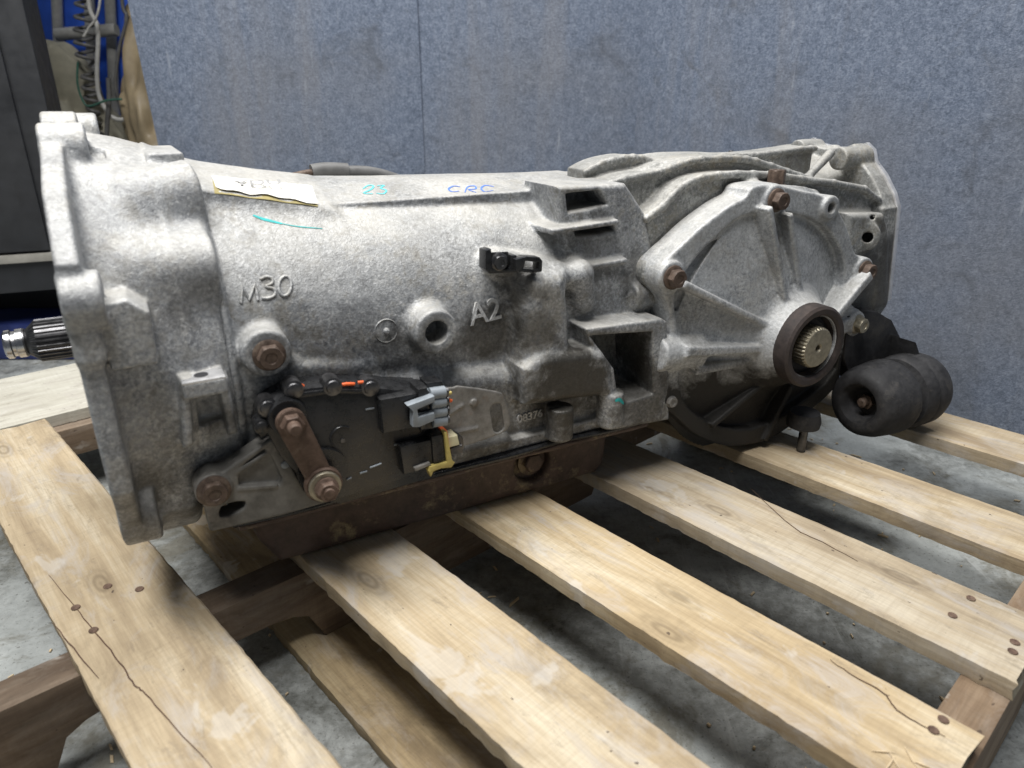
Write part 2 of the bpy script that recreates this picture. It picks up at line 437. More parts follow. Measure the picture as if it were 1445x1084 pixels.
def m_wood(name, base=(.50, .40, .26), dark=(.335, .255, .16), pale=(.63, .55, .41), grey=.75):
    t = NT(name); oi = t.n('ShaderNodeObjectInfo'); c0 = t.co()
    sh = t.n('ShaderNodeVectorMath', operation='ADD'); t.l(c0, sh.inputs[0])
    cb = t.n('ShaderNodeCombineXYZ'); rr = t.math('MULTIPLY', oi.outputs['Random'], 37.0)
    for i in range(3): t.l(rr, cb.inputs[i])
    t.l(cb.outputs[0], sh.inputs[1])
    def mp(s, rot=(0, 0, 0)):
        m = t.n('ShaderNodeMapping'); m.inputs['Scale'].default_value = s; m.inputs['Rotation'].default_value = rot
        t.l(sh.outputs[0], m.inputs[0]); return m.outputs[0]
    gr = t.noise(mp((5, 85, 85)), 1.0, 6, .65, .6); fine = t.noise(mp((28, 520, 520)), 1.0, 3, .6)
    big = t.noise(mp((3.2, 11, 11)), 1.0, 4, .6, .9); saw = t.noise(mp((330, 22, 22), (0, 0, .32)), 1.0, 3, .7)
    st = t.noise(mp((9, 22, 22)), 1.0, 6, .7, 1.2); spk = t.noise(mp((120, 160, 160)), 1.0, 2, .5)
    col = t.ramp(t.math('ADD', t.math('MULTIPLY', gr, .4), t.math('MULTIPLY', big, .6)), [(.36, dark), (.5, base), (.62, pale)])
    col = t.mix(t.ramp(fine, [(.35, .22), (.6, 0.0)]), col, tuple(v*.6 for v in dark))
    col = t.mix(t.ramp(saw, [(.3, .22), (.55, 0.0)]), col, tuple(v*.9 for v in dark))
    col = t.mix(t.math('MULTIPLY', t.ramp(st, [(.50, 0.0), (.66, 1.0)]), grey), col, (.47, .43, .385))
    col = t.mix(t.ramp(t.noise(mp((4.5, 9, 9)), 1.0, 6, .75, .9), [(.54, 0.0), (.70, .55)]), col, tuple(v*.55 for v in dark))
    kn = t.n('ShaderNodeTexVoronoi'); kn.inputs['Scale'].default_value = 1.0; t.l(mp((5.5, 15, 4)), kn.inputs['Vector'])
    kr = t.n('ShaderNodeMath', operation='SINE'); t.l(t.math('MULTIPLY', kn.outputs['Distance'], 95), kr.inputs[0])
    col = t.mix(t.math('MULTIPLY', t.mrange(kn.outputs['Distance'], .20, .06), t.mrange(kr.outputs[0], -1, 1, .25, .7)), col, tuple(v*.55 for v in dark))
    col = t.mix(t.ramp(t.noise(mp((26, 60, 60)), 1.0, 6, .8, .3), [(.56, 0.0), (.66, .38)]), col, (.20, .165, .125))
    col = t.mix(t.ramp(t.noise(mp((14, 17, 17)), 1.0, 4, .6, .4), [(.62, 0.0), (.66, .35)]), col, (.62, .60, .56))
    col = t.mix(t.ramp(spk, [(.74, 0.0), (.77, .8)]), col, (.07, .05, .04))
    hv = t.n('ShaderNodeHueSaturation'); t.l(col, hv.inputs['Color']); t.l(t.mrange(oi.outputs['Random'], 0, 1, .88, 1.06), hv.inputs['Value'])
    t.l(t.mrange(oi.outputs['Random'], 0, 1, .85, 1.05), hv.inputs['Saturation'])
    b = t.math('ADD', gr, t.math('ADD', t.math('MULTIPLY', fine, .5), t.math('MULTIPLY', saw, .7)))
    return t.set(hv.outputs[0], .78, 0, .25, b, .35, .0012)

def m_floor():
    t = NT('painted_concrete'); c = t.co()
    a = t.noise(c, 2.6, 5, .65, .3); b = t.noise(c, 17, 6, .72, .4); d = t.noise(c, 85, 5, .7, .2); e = t.noise(c, 6, 6, .75, .5); f = t.noise(c, 260, 3)
    col = t.ramp(t.math('ADD', t.math('MULTIPLY', b, .6), t.math('MULTIPLY', d, .4)), [(.38, (.13, .135, .125)), (.5, (.25, .262, .255)), (.61, (.40, .42, .415))])
    col = t.mix(t.ramp(a, [(.47, 0.0), (.56, .7)]), col, t.mix(d, (.32, .345, .345), (.50, .53, .525)))
    col = t.mix(t.ramp(e, [(.53, 0.0), (.62, .85)]), col, t.mix(d, (.10, .095, .075), (.24, .235, .20)))
    col = t.mix(t.ramp(d, [(.62, 0.0), (.70, .7)]), col, (.075, .07, .06))
    col = t.mix(t.ramp(f, [(.60, 0.0), (.68, .55)]), col, (.06, .056, .048))
    col = t.mix(t.ramp(t.noise(t.co((40, 5, 1), rot=(0, 0, .6)), 1.0, 5, .7, .3), [(.60, 0.0), (.68, .45)]), col, (.55, .57, .565))
    return t.set(col, t.mrange(b, .35, .6, .22, .55), 0, .45, t.math('ADD', b, t.math('ADD', t.math('MULTIPLY', d, .6), t.math('MULTIPLY', f, .2))), .35, .003)

def m_felt():
    t = NT('blue_felt'); c = t.co()
    a = t.noise(c, 240, 5, .75, .4); b = t.noise(c, 75, 5, .7, .5); d = t.noise(c, 2.2, 4, .6); f = t.noise(c, 620, 2, .6)
    v = t.math('ADD', t.math('MULTIPLY', a, .6), t.math('MULTIPLY', b, .4))
    col = t.ramp(v, [(.36, (.085, .106, .148)), (.5, (.160, .194, .262)), (.63, (.262, .302, .378))])
    col = t.mix(t.ramp(d, [(.44, 0.0), (.66, .5)]), col, t.mix(a, (.11, .115, .125), (.27, .27, .28)))
    col = t.mix(t.ramp(t.noise(c, 9, 5, .7, 1.0), [(.56, 0.0), (.70, .45)]), col, (.085, .09, .10))
    col = t.mix(t.ramp(t.noise(t.co((9, 9, .7)), 1.0, 5, .65, .3), [(.54, 0.0), (.70, .24)]), col, t.mix(a, (.20, .19, .185), (.36, .345, .33)))
    sc_ = t.noise(t.co((60, 60, 7), rot=(.25, .2, 0)), 1.0, 4, .6, .2); col = t.mix(t.ramp(sc_, [(.66, 0.0), (.72, .4)]), col, (.40, .43, .48))
    return t.set(col, .95, 0, .1, t.math('ADD', a, f), .6, .003)

M = {}
M['cast'] = m_cast('cast_aluminium', spots=((.235, -.168, .145, .060, .95), (.16, -.15, .205, .042, .75), (.185, -.15, .25, .026, .7), (.33, -.16, .12, .05, .7), (.20, -.16, .21, .03, .6), (-.03, -.15, .165, .042, .65), (.07, -.15, .205, .03, .5), (.325, -.13, .15, .05, .75), (.14, -.15, .115, .055, .6), (.345, -.12, .24, .03, .5), (.29, -.12, .30, .02, .5)))
M['bell'] = m_cast('bell_aluminium', (.15, .157, .17), (.325, .337, .352), (.63, .642, .65), .38, .7, None, ((-.12, -.13, .10, .04, .6), (-.095, -.17, .175, .025, .6), (-.155, -.17, .13, .03, .45), (-.11, -.15, .265, .018, .4)), .35)
M['diff'] = m_cast('differential_aluminium', (.11, .113, .11), (.25, .255, .25), (.50, .505, .49), .5, .65, None, ((.40, -.11, .27, .03, .4), (.60, -.12, .30, .03, .5), (.72, -.15, .20, .07, .75), (.47, -.10, .31, .03, .5)), .7)
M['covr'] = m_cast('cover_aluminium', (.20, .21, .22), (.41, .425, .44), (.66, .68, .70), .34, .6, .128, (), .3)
M['letter'] = m_cast('raised_letter_metal', (.26, .27, .28), (.46, .47, .48), (.66, .67, .68), .1, .8)  # case metal toned brighter: light contrast of the letters put into the colour
M['letter2'] = m_cast('dull_letter_metal', (.10, .105, .11), (.20, .207, .215), (.36, .37, .38), .2, .15)
M['mach'] = m_plain('machined_aluminium', (.75, .75, .76), .35, .7, .12, 120, .1)
M['rustbolt'] = m_rust('rusty_steel', (.065, .045, .035), (.155, .112, .088), (.33, .28, .21), .55, .4, 230)
M['pan'] = m_rust('rusty_pan', (.058, .043, .037), (.135, .098, .083), (.38, .32, .19), .58, .75, 85)
M['lever'] = m_rust('rusty_lever', (.085, .054, .04), (.195, .135, .105), (.36, .30, .23), .55, .45, 150)
M['zinc'] = m_plain('dull_zinc', (.33, .30, .23), .45, .7, .3, 200)
M['steel'] = m_plain('bright_steel', (.62, .62, .63), .22, 1.0, .12, 90, .05)
M['dsteel'] = m_plain('dark_steel', (.11, .11, .115), .35, .9, .3, 150)
M['black'] = m_plain('black_plastic', (.013, .0135, .015), .30, 0, .5, 140, .3)
M['rubber'] = m_rust('black_rubber', (.022, .022, .024), (.050, .050, .053), (.13, .12, .105), .68, .35, 120)
M['seal'] = m_rust('seal_rubber', (.035, .03, .03), (.075, .06, .055), (.14, .10, .08), .6, .25, 90)
M['gplas'] = m_plain('grey_plastic', (.24, .27, .30), .45, 0, .18, 120)
M['yplas'] = m_plain('yellow_plastic', (.52, .42, .13), .5, 0, .2, 120)
M['cplas'] = m_plain('cream_plastic', (.72, .68, .45), .5, 0, .12, 120)
M['orange'] = m_plain('orange_sealant', (.75, .13, .03), .5, 0, .2, 120)
M['bracket'] = m_rust('dirty_zinc_plate', (.15, .145, .135), (.30, .29, .275), (.20, .10, .05), .5, .5, 120)
M['brkt2'] = m_rust('grimy_alloy', (.10, .097, .09), (.22, .215, .20), (.30, .28, .26), .6, .8, 60)
M['paper'] = m_plain('label_paper', (.80, .79, .74), .7, 0, .06, 80)
M['kraft'] = m_plain('torn_paper_edge', (.33, .28, .12), .8, 0, .2, 90)
M['ink'] = m_plain('blue_ink', (.10, .22, .72), .6, 0, .25, 150)
M['teal'] = m_plain('teal_paint', (.02, .42, .42), .6, 0, .25, 150)
M['cyan'] = m_plain('cyan_ink', (.12, .62, .66), .6, 0, .2, 150)
M['greyink'] = m_plain('faded_ink', (.30, .30, .30), .7, 0, .2, 150)
M['wood'] = m_wood('deck_wood')
M['pale'] = m_wood('pale_wood', (.62, .60, .51), (.50, .47, .385), (.74, .72, .64), .5)
M['wood2'] = m_wood('low_wood', (.40, .31, .185), (.22, .165, .10), (.52, .43, .28), .5)
M['stringer'] = m_wood('stringer_wood', (.215, .155, .105), (.13, .09, .06), (.29, .22, .155), .2)
M['nail'] = m_rust('rusty_nail', (.10, .06, .045), (.22, .15, .11), (.30, .22, .15), .6, .3, 400)
M['crack'] = m_plain('split_wood', (.09, .05, .03), .9, 0, .3, 120)
M['chip'] = m_plain('wood_splinter', (.62, .50, .33), .8, 0, .15, 120)
M['floor'] = m_floor()
M['felt'] = m_felt()
M['cab'] = m_plain('dark_grey_paint', (.022, .024, .028), .5, 0, .2, 40, .1)
M['blue'] = m_plain('blue_paint', (.04, .15, .80), .4, 0, .3, 18, .1)
M['dblue'] = m_plain('dark_blue_paint', (.022, .035, .14), .45, 0, .25, 30, .1)
M['hose'] = m_plain('grey_hose', (.52, .52, .50), .55, 0, .2, 60)
M['hose2'] = m_plain('spiral_hose', (.16, .16, .16), .5, 0, .3, 60)
M['dhose'] = m_plain('dark_hose', (.12, .12, .12), .55, 0, .3, 60)
M['bag'] = m_plain('khaki_cloth', (.46, .44, .35), .9, 0, .25, 22, .4)
M['sack'] = m_plain('brown_plastic_sack', (.31, .25, .16), .45, 0, .3, 14, .4)
M['trim'] = m_plain('pale_trim', (.30, .29, .26), .5, 0, .2, 40)
M['brown'] = m_plain('brown_strip', (.30, .13, .06), .6, 0, .2, 40)
M['void'] = m_plain('dark_shelf', (.02, .021, .024), .8, 0, .3, 20)

# ------------------------------------------------------------------ floor and felt partitions
FZ = -0.125
bm = bmesh.new(); bmesh.ops.create_grid(bm, x_segments=2, y_segments=2, size=4)
fl = link('floor', fin(bm, 'floor', 0), M['floor']); fl.location = (0, 1.2, FZ); fl['kind'] = 'structure'

def felt_panel(name, label, p0, p1, th, ztop=1.5, lean=0.0, bow=.0):
    """upright felt-covered board between two floor points; a gently uneven face"""
    p0 = np.array(p0); p1 = np.array(p1); L = np.linalg.norm(p1-p0); u = (p1-p0)/L; n = np.array((u[1], -u[0]))
    o = thing(name, label, 'partition', (p0[0], p0[1], FZ))
    nu, nv = max(4, int(L/.04)), 44; Hh = ztop-FZ
    bm = bmesh.new(); g = []
    for i in range(nu+1):
        row = []
        for j in range(nv+1):
            s = i/nu; t = j/nv
            d = .004*math.sin(3.1*s*L+1.3*t)+.003*math.sin(7*t+5*s)+bow*math.sin(math.pi*s)
            edge = min(s*L, (1-s)*L); d -= .006*max(0, 1-edge/.012)**2
            q = u*(s*L)+n*d+u*lean*t*(1-s)
            row.append(bm.verts.new((q[0], q[1], t*Hh)))
        g.append(row)
    for i in range(nu):
        for j in range(nv): bm.faces.new((g[i][j], g[i+1][j], g[i+1][j+1], g[i][j+1]))
    r = bmesh.ops.extrude_face_region(bm, geom=bm.faces[:])
    bmesh.ops.translate(bm, verts=[v for v in r['geom'] if isinstance(v, bmesh.types.BMVert)], vec=(-n[0]*th, -n[1]*th, 0))
    link('felt_face', fin(bm, 'felt_face', 50), M['felt'], o)
    return o
def gw(px, Y): return ((px-PCX)/FPX*(Y/CP)*1.0, Y)       # floor-plan point on the vertical plane through a pixel column (near the horizon row)
YW = 1.72; XL = -0.80
felt_panel('felt_partition', 'blue-grey felt-covered partition board with free upright edge beside the hoses', (XL, YW), (-0.205, YW+.01), .02, lean=-.06)
felt_panel('felt_partition', 'blue-grey felt partition behind the gearbox, its left edge tucked under the neighbouring board', (-0.26, YW+.020), (.30, YW+.012), .02)
felt_panel('felt_partition', 'blue-grey felt partition standing at an angle behind the pallet boards', (.275, YW+.02), (1.75, 0.09), .02)

# ------------------------------------------------------------------ pallet
PA = math.radians(-47.5)
pal = thing('pallet', 'worn wooden pallet with nailed deck boards carrying the gearbox', 'pallet', (0, 0, 0), PA)
def wob(n, a, k):
    x = np.linspace(0, 1, n); s = np.zeros(n)
    for q in range(1, k+1): s += rng.standard_normal()*np.sin(2*math.pi*(q*x*1.3+rng.random()))/q**.8
    return s*a
def board(name, x0, x1, y0, y1, z0, z1, mat, rag0=.0, skew=0.0, nick=.0012):
    n = 140; xs = np.linspace(x0, x1, n); c = .0022; L = x1-x0
    eL = wob(n, nick*.25, 3)+rng.standard_normal(n)*.00028; eR = wob(n, nick*.25, 3)+rng.standard_normal(n)*.00028; tz = wob(n, .0005, 2); eL2 = rng.standard_normal(n)*.0005
    bm = bmesh.new(); rings = []
    for i, x in enumerate(xs):
        a = y0+eL[i]+skew*(x-x0); b = y1+eR[i]+skew*(x-x0); t = z1+(tz[i] if z1 != 0 else tz[i]*.4-.0004)
        prof = [(a+.001+eL2[i], z0), (a+eL2[i]*.6, z0+.5*(z1-z0)), (a, t-c*.7), (a+c, t), (a+(b-a)*.33, t+.0003), (a+(b-a)*.66, t+.0003), (b-c, t), (b, t-c), (b, z0)]
        dx0 = 0
        ring = []
        for k, (yy, zz) in enumerate(prof):
            dx = 0
            if i == 0: dx = rag0*rng.standard_normal()-.001
            if i == n-1: dx = .0012*rng.standard_normal()
            ring.append(bm.verts.new((x+dx, yy, zz)))
        rings.append(ring)
    m = len(rings[0])
    for p, q in zip(rings, rings[1:]):
        for k in range(m): bm.faces.new((p[k], p[(k+1) % m], q[(k+1) % m], q[k]))
    bm.faces.new(rings[0][::-1]); bm.faces.new(rings[-1])
    # board mesh is centred on its own middle so that the grain differs from board to board
    cx0 = Vector(((x0+x1)/2, (y0+y1)/2, (z0+z1)/2)); bmesh.ops.translate(bm, verts=bm.verts, vec=-cx0)
    o = link(name, fin(bm, name, 40), mat, pal); o.location = cx0; return o
BT = .019
DV = [(.025, .128, -.0), (.240, .334, 0), (.406, .499, 0), (.580, .680, 0), (.758, .850, 0), (.986, 1.080, 0)]
boards = []
for i, (v0, v1, _) in enumerate(DV):
    boards.append(board('deck_board', -1.105+.01*rng.standard_normal()*.5, -.046-(.003 if i == 2 else 0), v0, v1, -BT, 0, M['wood'], .004 if i == 0 else .001, .028 if i == 0 else (-.008 if i == 3 else 0), .0016))
for v0, v1 in ((.222, .322), (-.11, -.015), (.528, .622), (.96, 1.06)):
    board('bottom_board', -1.10, -.05, v0, v1, FZ+.0005, FZ+.017, M['wood2'], .002, 0, .002)
pb = board('end_plank', 0, .62, 0, .215, -BT, -.001, M['pale'], .001, 0, .001); pb.rotation_euler = (0, 0, math.pi/2); pb.location = (-1.222, .155, -BT/2)
def stringer(u0, u1):
    z0, z1 = FZ+.0175, -BT-.0005; pts = [(-.13, z0), (-.13, z1), (1.10, z1), (1.10, z0)]
    for c in (.80, .13):                                 # arched fork notches, right to left along the bottom
        hw = .125; a = []
        for k in range(17):
            s = -1+2*k/16; zz = z0+.046*(1-abs(s)**6)**.5 if abs(s) < 1 else z0
            a.append((c-s*hw, zz))
        pts += a
    bm = bmesh.new(); b_prism(bm, pts, u0, u1, 'x', .0015)
    c = Vector(((u0+u1)/2, .5, (z0+z1)/2)); bmesh.ops.translate(bm, verts=bm.verts, vec=-c)
    # grain runs along the stringer: lay the mesh along its own x
    bmesh.ops.rotate(bm, verts=bm.verts, cent=(0, 0, 0), matrix=Matrix.Rotation(-math.pi/2, 3, 'Z'))
    o = link('stringer', fin(bm, 'stringer', 35), M['stringer'], pal); o.location = c; o.rotation_euler = (0, 0, math.pi/2); return o
for u0, u1 in ((-1.128, -1.094), (-.605, -.568), (-.082, -.046)): stringer(u0, u1)

def on_deck(px, py, z=0.0):
    r = ray(px, py); t = (z-H)/r[2]; p = np.array([0, 0, H])+r*t
    c, s = math.cos(-PA), math.sin(-PA); return np.array((p[0]*c-p[1]*s, p[0]*s+p[1]*c, z))
def on_board(b, p): return Vector(p)-b.location
for bi, pts in ((2, [(1331, 1016), (1317, 1031)]), (3, [(1370, 845), (1344, 869), (1432, 907), (1429, 920)]), (4, []), (0, [(107, 858), (132, 890), (152, 828), (197, 832)]), (1, [])):
    b = boards[bi]
    for a, c in pts:
        p = on_board(b, on_deck(a, c)); p.z = BT/2
        lathe('nail', [(.0001, .0001), (.0036, .0002), (.0039, .0007), (.0034, .0012), (.0012, .0009)], p, (.05, .03, 1), M['nail'], b, 12)
def crack(bi, px, wd):
    b = boards[bi]; P = smooth_poly([tuple(on_board(b, on_deck(a, c)))[:2] for a, c in px], 5, False)
    n = len(P); j = rng.standard_normal((n, 2))*.0004
    ribbon('crack', [(x+j[i][0], y+j[i][1], BT/2+.0002) for i, (x, y) in enumerate(P)], (0, 0, 1), [wd*(.25+.75*math.sin(math.pi*(i+.4)/n)) for i in range(n)], .0002, M['crack'], b, .0002)
crack(0, [(68, 812), (107, 858), (135, 893), (168, 935), (190, 967), (205, 980), (248, 1028), (300, 1084)], .0011)
crack(0, [(75, 880), (103, 915), (140, 958)], .0010)
crack(2, [(1172, 932), (1205, 955), (1245, 977), (1262, 998), (1290, 1018), (1335, 1040)], .0010)
crack(3, [(1060, 690), (1120, 745), (1160, 765), (1210, 793)], .0008)
for k, (a, c) in enumerate([(1245, 1062), (1262, 1075), (1285, 1070), (1300, 1080), (1255, 1080)]):
    b = boards[2]; p = on_board(b, on_deck(a, c)); p.z = BT/2+.001
    an = rng.random()*3; d = Vector((math.cos(an), math.sin(an), .06))*.7
    tube('splinter', [p-d*.010, p, p+d*.012], [.0002, .0007, .0002], M['chip'], b, 5)

bm = bmesh.new(); dr = np.random.default_rng(11)
for k in range(420):
    uu, vv = dr.uniform(-1.05, .15), dr.uniform(-.15, 1.15); c, sn_ = math.cos(PA), math.sin(PA)
    p = Vector((uu*c-vv*sn_, uu*sn_+vv*c, FZ+.0012)); an = dr.random()*6.3; L = dr.uniform(.001, .006)*(2.2 if dr.random() < .12 else 1); wd = dr.uniform(.0006, .002)
    a = Vector((math.cos(an), math.sin(an), 0))*L; b = Vector((-math.sin(an), math.cos(an), 0))*wd; h = Vector((0, 0, dr.uniform(.0006, .002)))
    lo = [bm.verts.new(p+q) for q in (-a-b*.3, a*.7-b, a+b*.4, -a*.6+b)]; hi_ = [bm.verts.new(p+q*.8+h) for q in (-a-b*.3, a*.7-b, a+b*.4, -a*.6+b)]
    bm.faces.new(hi_)
    for i in range(4): bm.faces.new((lo[i], lo[(i+1) % 4], hi_[(i+1) % 4], hi_[i]))
db = link('wood_debris', fin(bm, 'wood_debris', 0), M['chip']); db['kind'] = 'stuff'; tag(db, 'scattered wood chips and grit on the floor between the pallet boards', 'debris')

# ------------------------------------------------------------------ the corner behind: cabinet, plinth, hoses, sacks
def wp(px, py, Y):                                    # pixel -> world point on the upright plane at depth Y
    r = ray(px, py); t = Y/r[1]; return np.array([0, 0, H])+r*t
YC = 1.50
cb0 = thing('steel_cabinet', 'dark grey steel cabinet standing on the blue plinth', 'cabinet', (wp(66, 150, YC)[0], YC, 0), math.radians(22))
xr = 0.0
box('body', (-.75, 0, wp(30, 405, YC)[2]), (xr, .16, 1.5), M['cab'], cb0, .004)
xs_ = -.052
box('door', (-.74, -.012, wp(30, 357, YC)[2]+.012), (xs_, -.0005, 1.49), M['cab'], cb0, .003)
box('trim_strip', (-.74, -.010, wp(30, 362, YC)[2]-.003), (xr-.004, -.0005, wp(30, 357, YC)[2]+.007), M['trim'], cb0, .001)
zz = wp(4, 96, YC)[2]
box('notice_paper', (-.5, -.0145, zz), (-.086, -.0125, zz+.22), M['paper'], cb0, .0)
box('notice_strip', (-.5, -.016, zz-.018), (-.083, -.0125, zz-.001), M['brown'], cb0, .0005)
pl = tag(box('blue_plinth', (-2.0, 1.475, FZ+.001), (-.96, 1.95, wp(0, 458, 1.475)[2]), M['dblue'], None, .006), 'dark blue steel plinth on the floor under the dark cabinet', 'plinth')
sh = tag(box('dark_shelf', (-2.0, 1.60, wp(0, 458, 1.475)[2]+.001), (-.985, 1.9, wp(30, 405, YC)[2]-.001), M['void'], None, .003), 'dark shelf block between cabinet and blue plinth', 'shelf')

YB = 2.15
bl = thing('blue_machine', 'bright blue machine with grey uprights behind the dangling hoses', 'machine', (-1.45, YB+.1, FZ))
def bx2(name, px0, px1, py0, py1, Y, dp, mat, bev=.004):
    a = wp(px0, py1, Y); b = wp(px1, py0, Y); box(name, (a[0]+1.45, Y-YB-.1, max(a[2]-FZ, 0)), (b[0]+1.45, Y-YB-.1+dp, b[2]-FZ), mat, bl, bev)
a = wp(60, 520, YB); 
bx2('body', 70, 152, -160, 420, YB+.08, .25, M['blue'])
bx2('side_panel', 152, 215, -160, 22, YB+.10, .2, M['gplas'])
bx2('side_door', 160, 215, 42, 420, YB+.12, .2, M['void'])
for px in (82, 128, 157):
    p0 = wp(px-8, -150, YB+.05); p1 = wp(px+12, 330, YB+.05)
    tube('upright', [tuple(p0-np.array((-1.45, YB+.1, FZ))), tuple(p1-np.array((-1.45, YB+.1, FZ)))], .014, M['hose'], bl, 12)
p0 = wp(80, 49, YB); p1 = wp(165, 42, YB)
tube('crossbar', [tuple(p0-np.array((-1.45, YB+.1, FZ))), tuple(p1-np.array((-1.45, YB+.1, FZ)))], .016, M['hose'], bl, 12)

def coil(px0, py0, px1, py1, Y, R, turns, r):
    a = wp(px0, py0, Y); b = wp(px1, py1, Y); n = turns*14; pts = []
    for i in range(n+1):
        t = i/n; c = a+(b-a)*t; an = 2*math.pi*turns*t; rr = R*(1+.25*math.sin(9*t))
        pts.append((c[0]+rr*math.cos(an), c[1]+rr*math.sin(an), c[2]))
    return pts
o = tube('coiled_air_hose', coil(108, -140, 122, 85, 2.0, .019, 12, 0)+[tuple(wp(125, 95, 2.0))]+coil(126, 100, 140, 230, 2.0, .016, 9, 0), .0045, M['hose2'], None, 7)
tag(o, 'dark spiral air hose hanging in coils by the blue machine', 'hose')
def hang(name, px, Y, r, mat, label, cat='cable'):
    tag(tube(name, [tuple(wp(a, b, Y)) for a, b in px], r, mat, None, 8, 6), label, cat)
hang('hanging_cable', [(124, -140), (125, 0), (138, 40), (137, 100), (140, 135), (155, 162), (172, 169), (190, 158), (203, 120)], 1.93, .0055, M['hose'], 'pale grey cable hanging in a wide loop beside the felt board')
hang('hanging_cable', [(165, -140), (172, 0), (179, 25), (168, 70), (163, 120), (170, 150), (178, 180), (195, 240)], 1.97, .0045, M['dhose'], 'thin dark cable dropping past the brown sack', 'cable')
hang('hanging_cable', [(150, -100), (140, 10), (125, 40), (118, 52)], 1.90, .003, M['hose'], 'short grey lead with a white plug tip', 'cable')
hang('hanging_cable', [(110, 88), (109, 115), (115, 138), (125, 150), (150, 142), (172, 140)], 1.9, .0025, m_plain('green_wire', (.05, .16, .12), .5), 'thin green wire sagging between the hoses', 'wire')
hang('hanging_cable', [(153, 110), (154, 140), (151, 180), (150, 230)], 1.92, .006, M['dhose'], 'straight dark hose with a thick upper end', 'hose')

def lump(name, c, s, mat, label, cat, seed, tilt=0):
    bm = bmesh.new(); bmesh.ops.create_icosphere(bm, subdivisions=5, radius=1); r = np.random.default_rng(seed)
    ks = [(r.standard_normal(3)*2.4, r.random()*6.3, .11) for _ in range(5)]+[(r.standard_normal(3)*6, r.random()*6.3, .035) for _ in range(6)]
    for v in bm.verts:
        p = np.array(v.co); f = 1+sum(a*math.sin(k@p+ph) for k, ph, a in ks); fold = .04*abs(math.sin(5*p[0]+3*p[2]+2*math.sin(2*p[2])))
        v.co = Vector(p*(f-fold))*1.0; v.co = Vector((v.co.x*s[0], v.co.y*s[1], v.co.z*s[2]))
        if v.co.z+c[2] < FZ+.003: v.co.z = FZ+.003-c[2]
    o = link(name, fin(bm, name, 0), mat); o.location = c
    for p in o.data.polygons: p.use_smooth = True
    tag(o, label, cat)
c = wp(88, 108, 2.02); lump('cloth_bag', (c[0]-.02, 2.04, c[2]-.13), (.115, .13, .20), M['bag'], 'crumpled khaki cloth bag slumped behind the dark cabinet', 'bag', 3)
c = wp(192, 150, 1.98); lump('plastic_sack', (c[0]+.045, 1.99, c[2]-.12), (.080, .12, .27), M['sack'], 'brown translucent sack leaning behind the felt board edge', 'sack', 8)
bm = bmesh.new(); b_box(bm, (-3.2, 2.62, FZ+.002), (.5, 2.66, 1.8)); bw = link('rear_panel', fin(bm, 'rear_panel', 0), M['void'])
tag(bw, 'dark panel at the back of the gap between cabinet and felt board', 'panel')

# ------------------------------------------------------------------ the gearbox
GB = thing('gearbox', 'large weathered aluminium automatic gearbox with differential lying on the pallet', 'gearbox', tuple(O3), A)
VH = 0.0014
ZC = 0.215
# ---- bell housing
bv = Vol((-.20, -.235, .0), (-.06, .235, .445), VH)
bv.add(p_rev([-.166, -.127, -.109, -.1075, -.1035, -.102, -.0785], [.1800, .1715, .1655, .1668, .1650, .1640, .1545], ZC), 0)
# bolting flange: straight near side, polygonal outline
bv.add(p_slab([(-.197, .150), (-.199, .320), (-.158, .362), (-.085, .386), (.08, .386), (.155, .365), (.199, .32), (.199, .14), (.13, .06), (-.118, .060), (-.168, .096)], -.178, -.163, .003, 'x'), .010)
ears = [(-.062, .3815, .0190, -.147), (.006, .3905, .0170, -.152), (.055, .3885, .0165, -.138), (-.191, .294, .0195, -.1540), (.188, .30, .02, -.147),
        (-.146, .108, .0270, -.151), (.12, .09, .028, -.147), (.16, .36, .018, -.147), (0, .040, .02, -.15)]
for y, z, r, x1 in ears:
    bv.add(p_cyl((-.1790, y, z), (x1, y, z), r, rd=.003), .004)
bv.add(p_box((-.177, -.081, .340), (-.151, -.046, .380), .005), .006)
bv.add(p_box((-.178, -.204, .250), (-.160, -.150, .292), .006), .006)
for y, z, r, x1 in ears[:6]:
    bv.sub(p_cyl((x1-.030, y, z), (x1+.01, y, z), r*.50, rd=.001), .001)
# long bolt columns running back along the cone
bv.add(p_cyl((-.134, -.094, .3430), (-.0800, -.082, .3440), .0200, .0290, .004), .026)
bv.add(p_cyl((-.140, -.136, .2980), (-.0805, -.126, .2940), .0180, .0285, .004), .026)
bv.add(p_slab([(-.06, .33), (-.06, .3765), (.04, .3765), (.04, .33)], -.108, -.080, .003, 'x'), .004)
# squared boss with a flat underside behind the side ear
bv.add(p_slab([(-.1600, .2430), (-.1590, .290), (-.142, .292), (-.1290, .281), (-.1300, .2430)], -.1935, -.10, .002), .003)
# machined tab and its webs
zt = .2225
bv.add(p_box((-.1180, -.186, zt-.013), (-.0865, -.10, zt), .002), .003)
bv.add(p_slab(polyy([(252, 530), (266, 530), (272, 625), (258, 630)], -.17), -.176, -.10, .003), .006)
bv.add(p_slab(polyy([(306, 530), (320, 530), (334, 606), (320, 612)], -.165), -.172, -.10, .003), .006)
bv.sub(p_slab(polyy([(276, 555), (308, 550), (318, 598), (284, 608)], -.17), -.20, -.150, .003), .003)
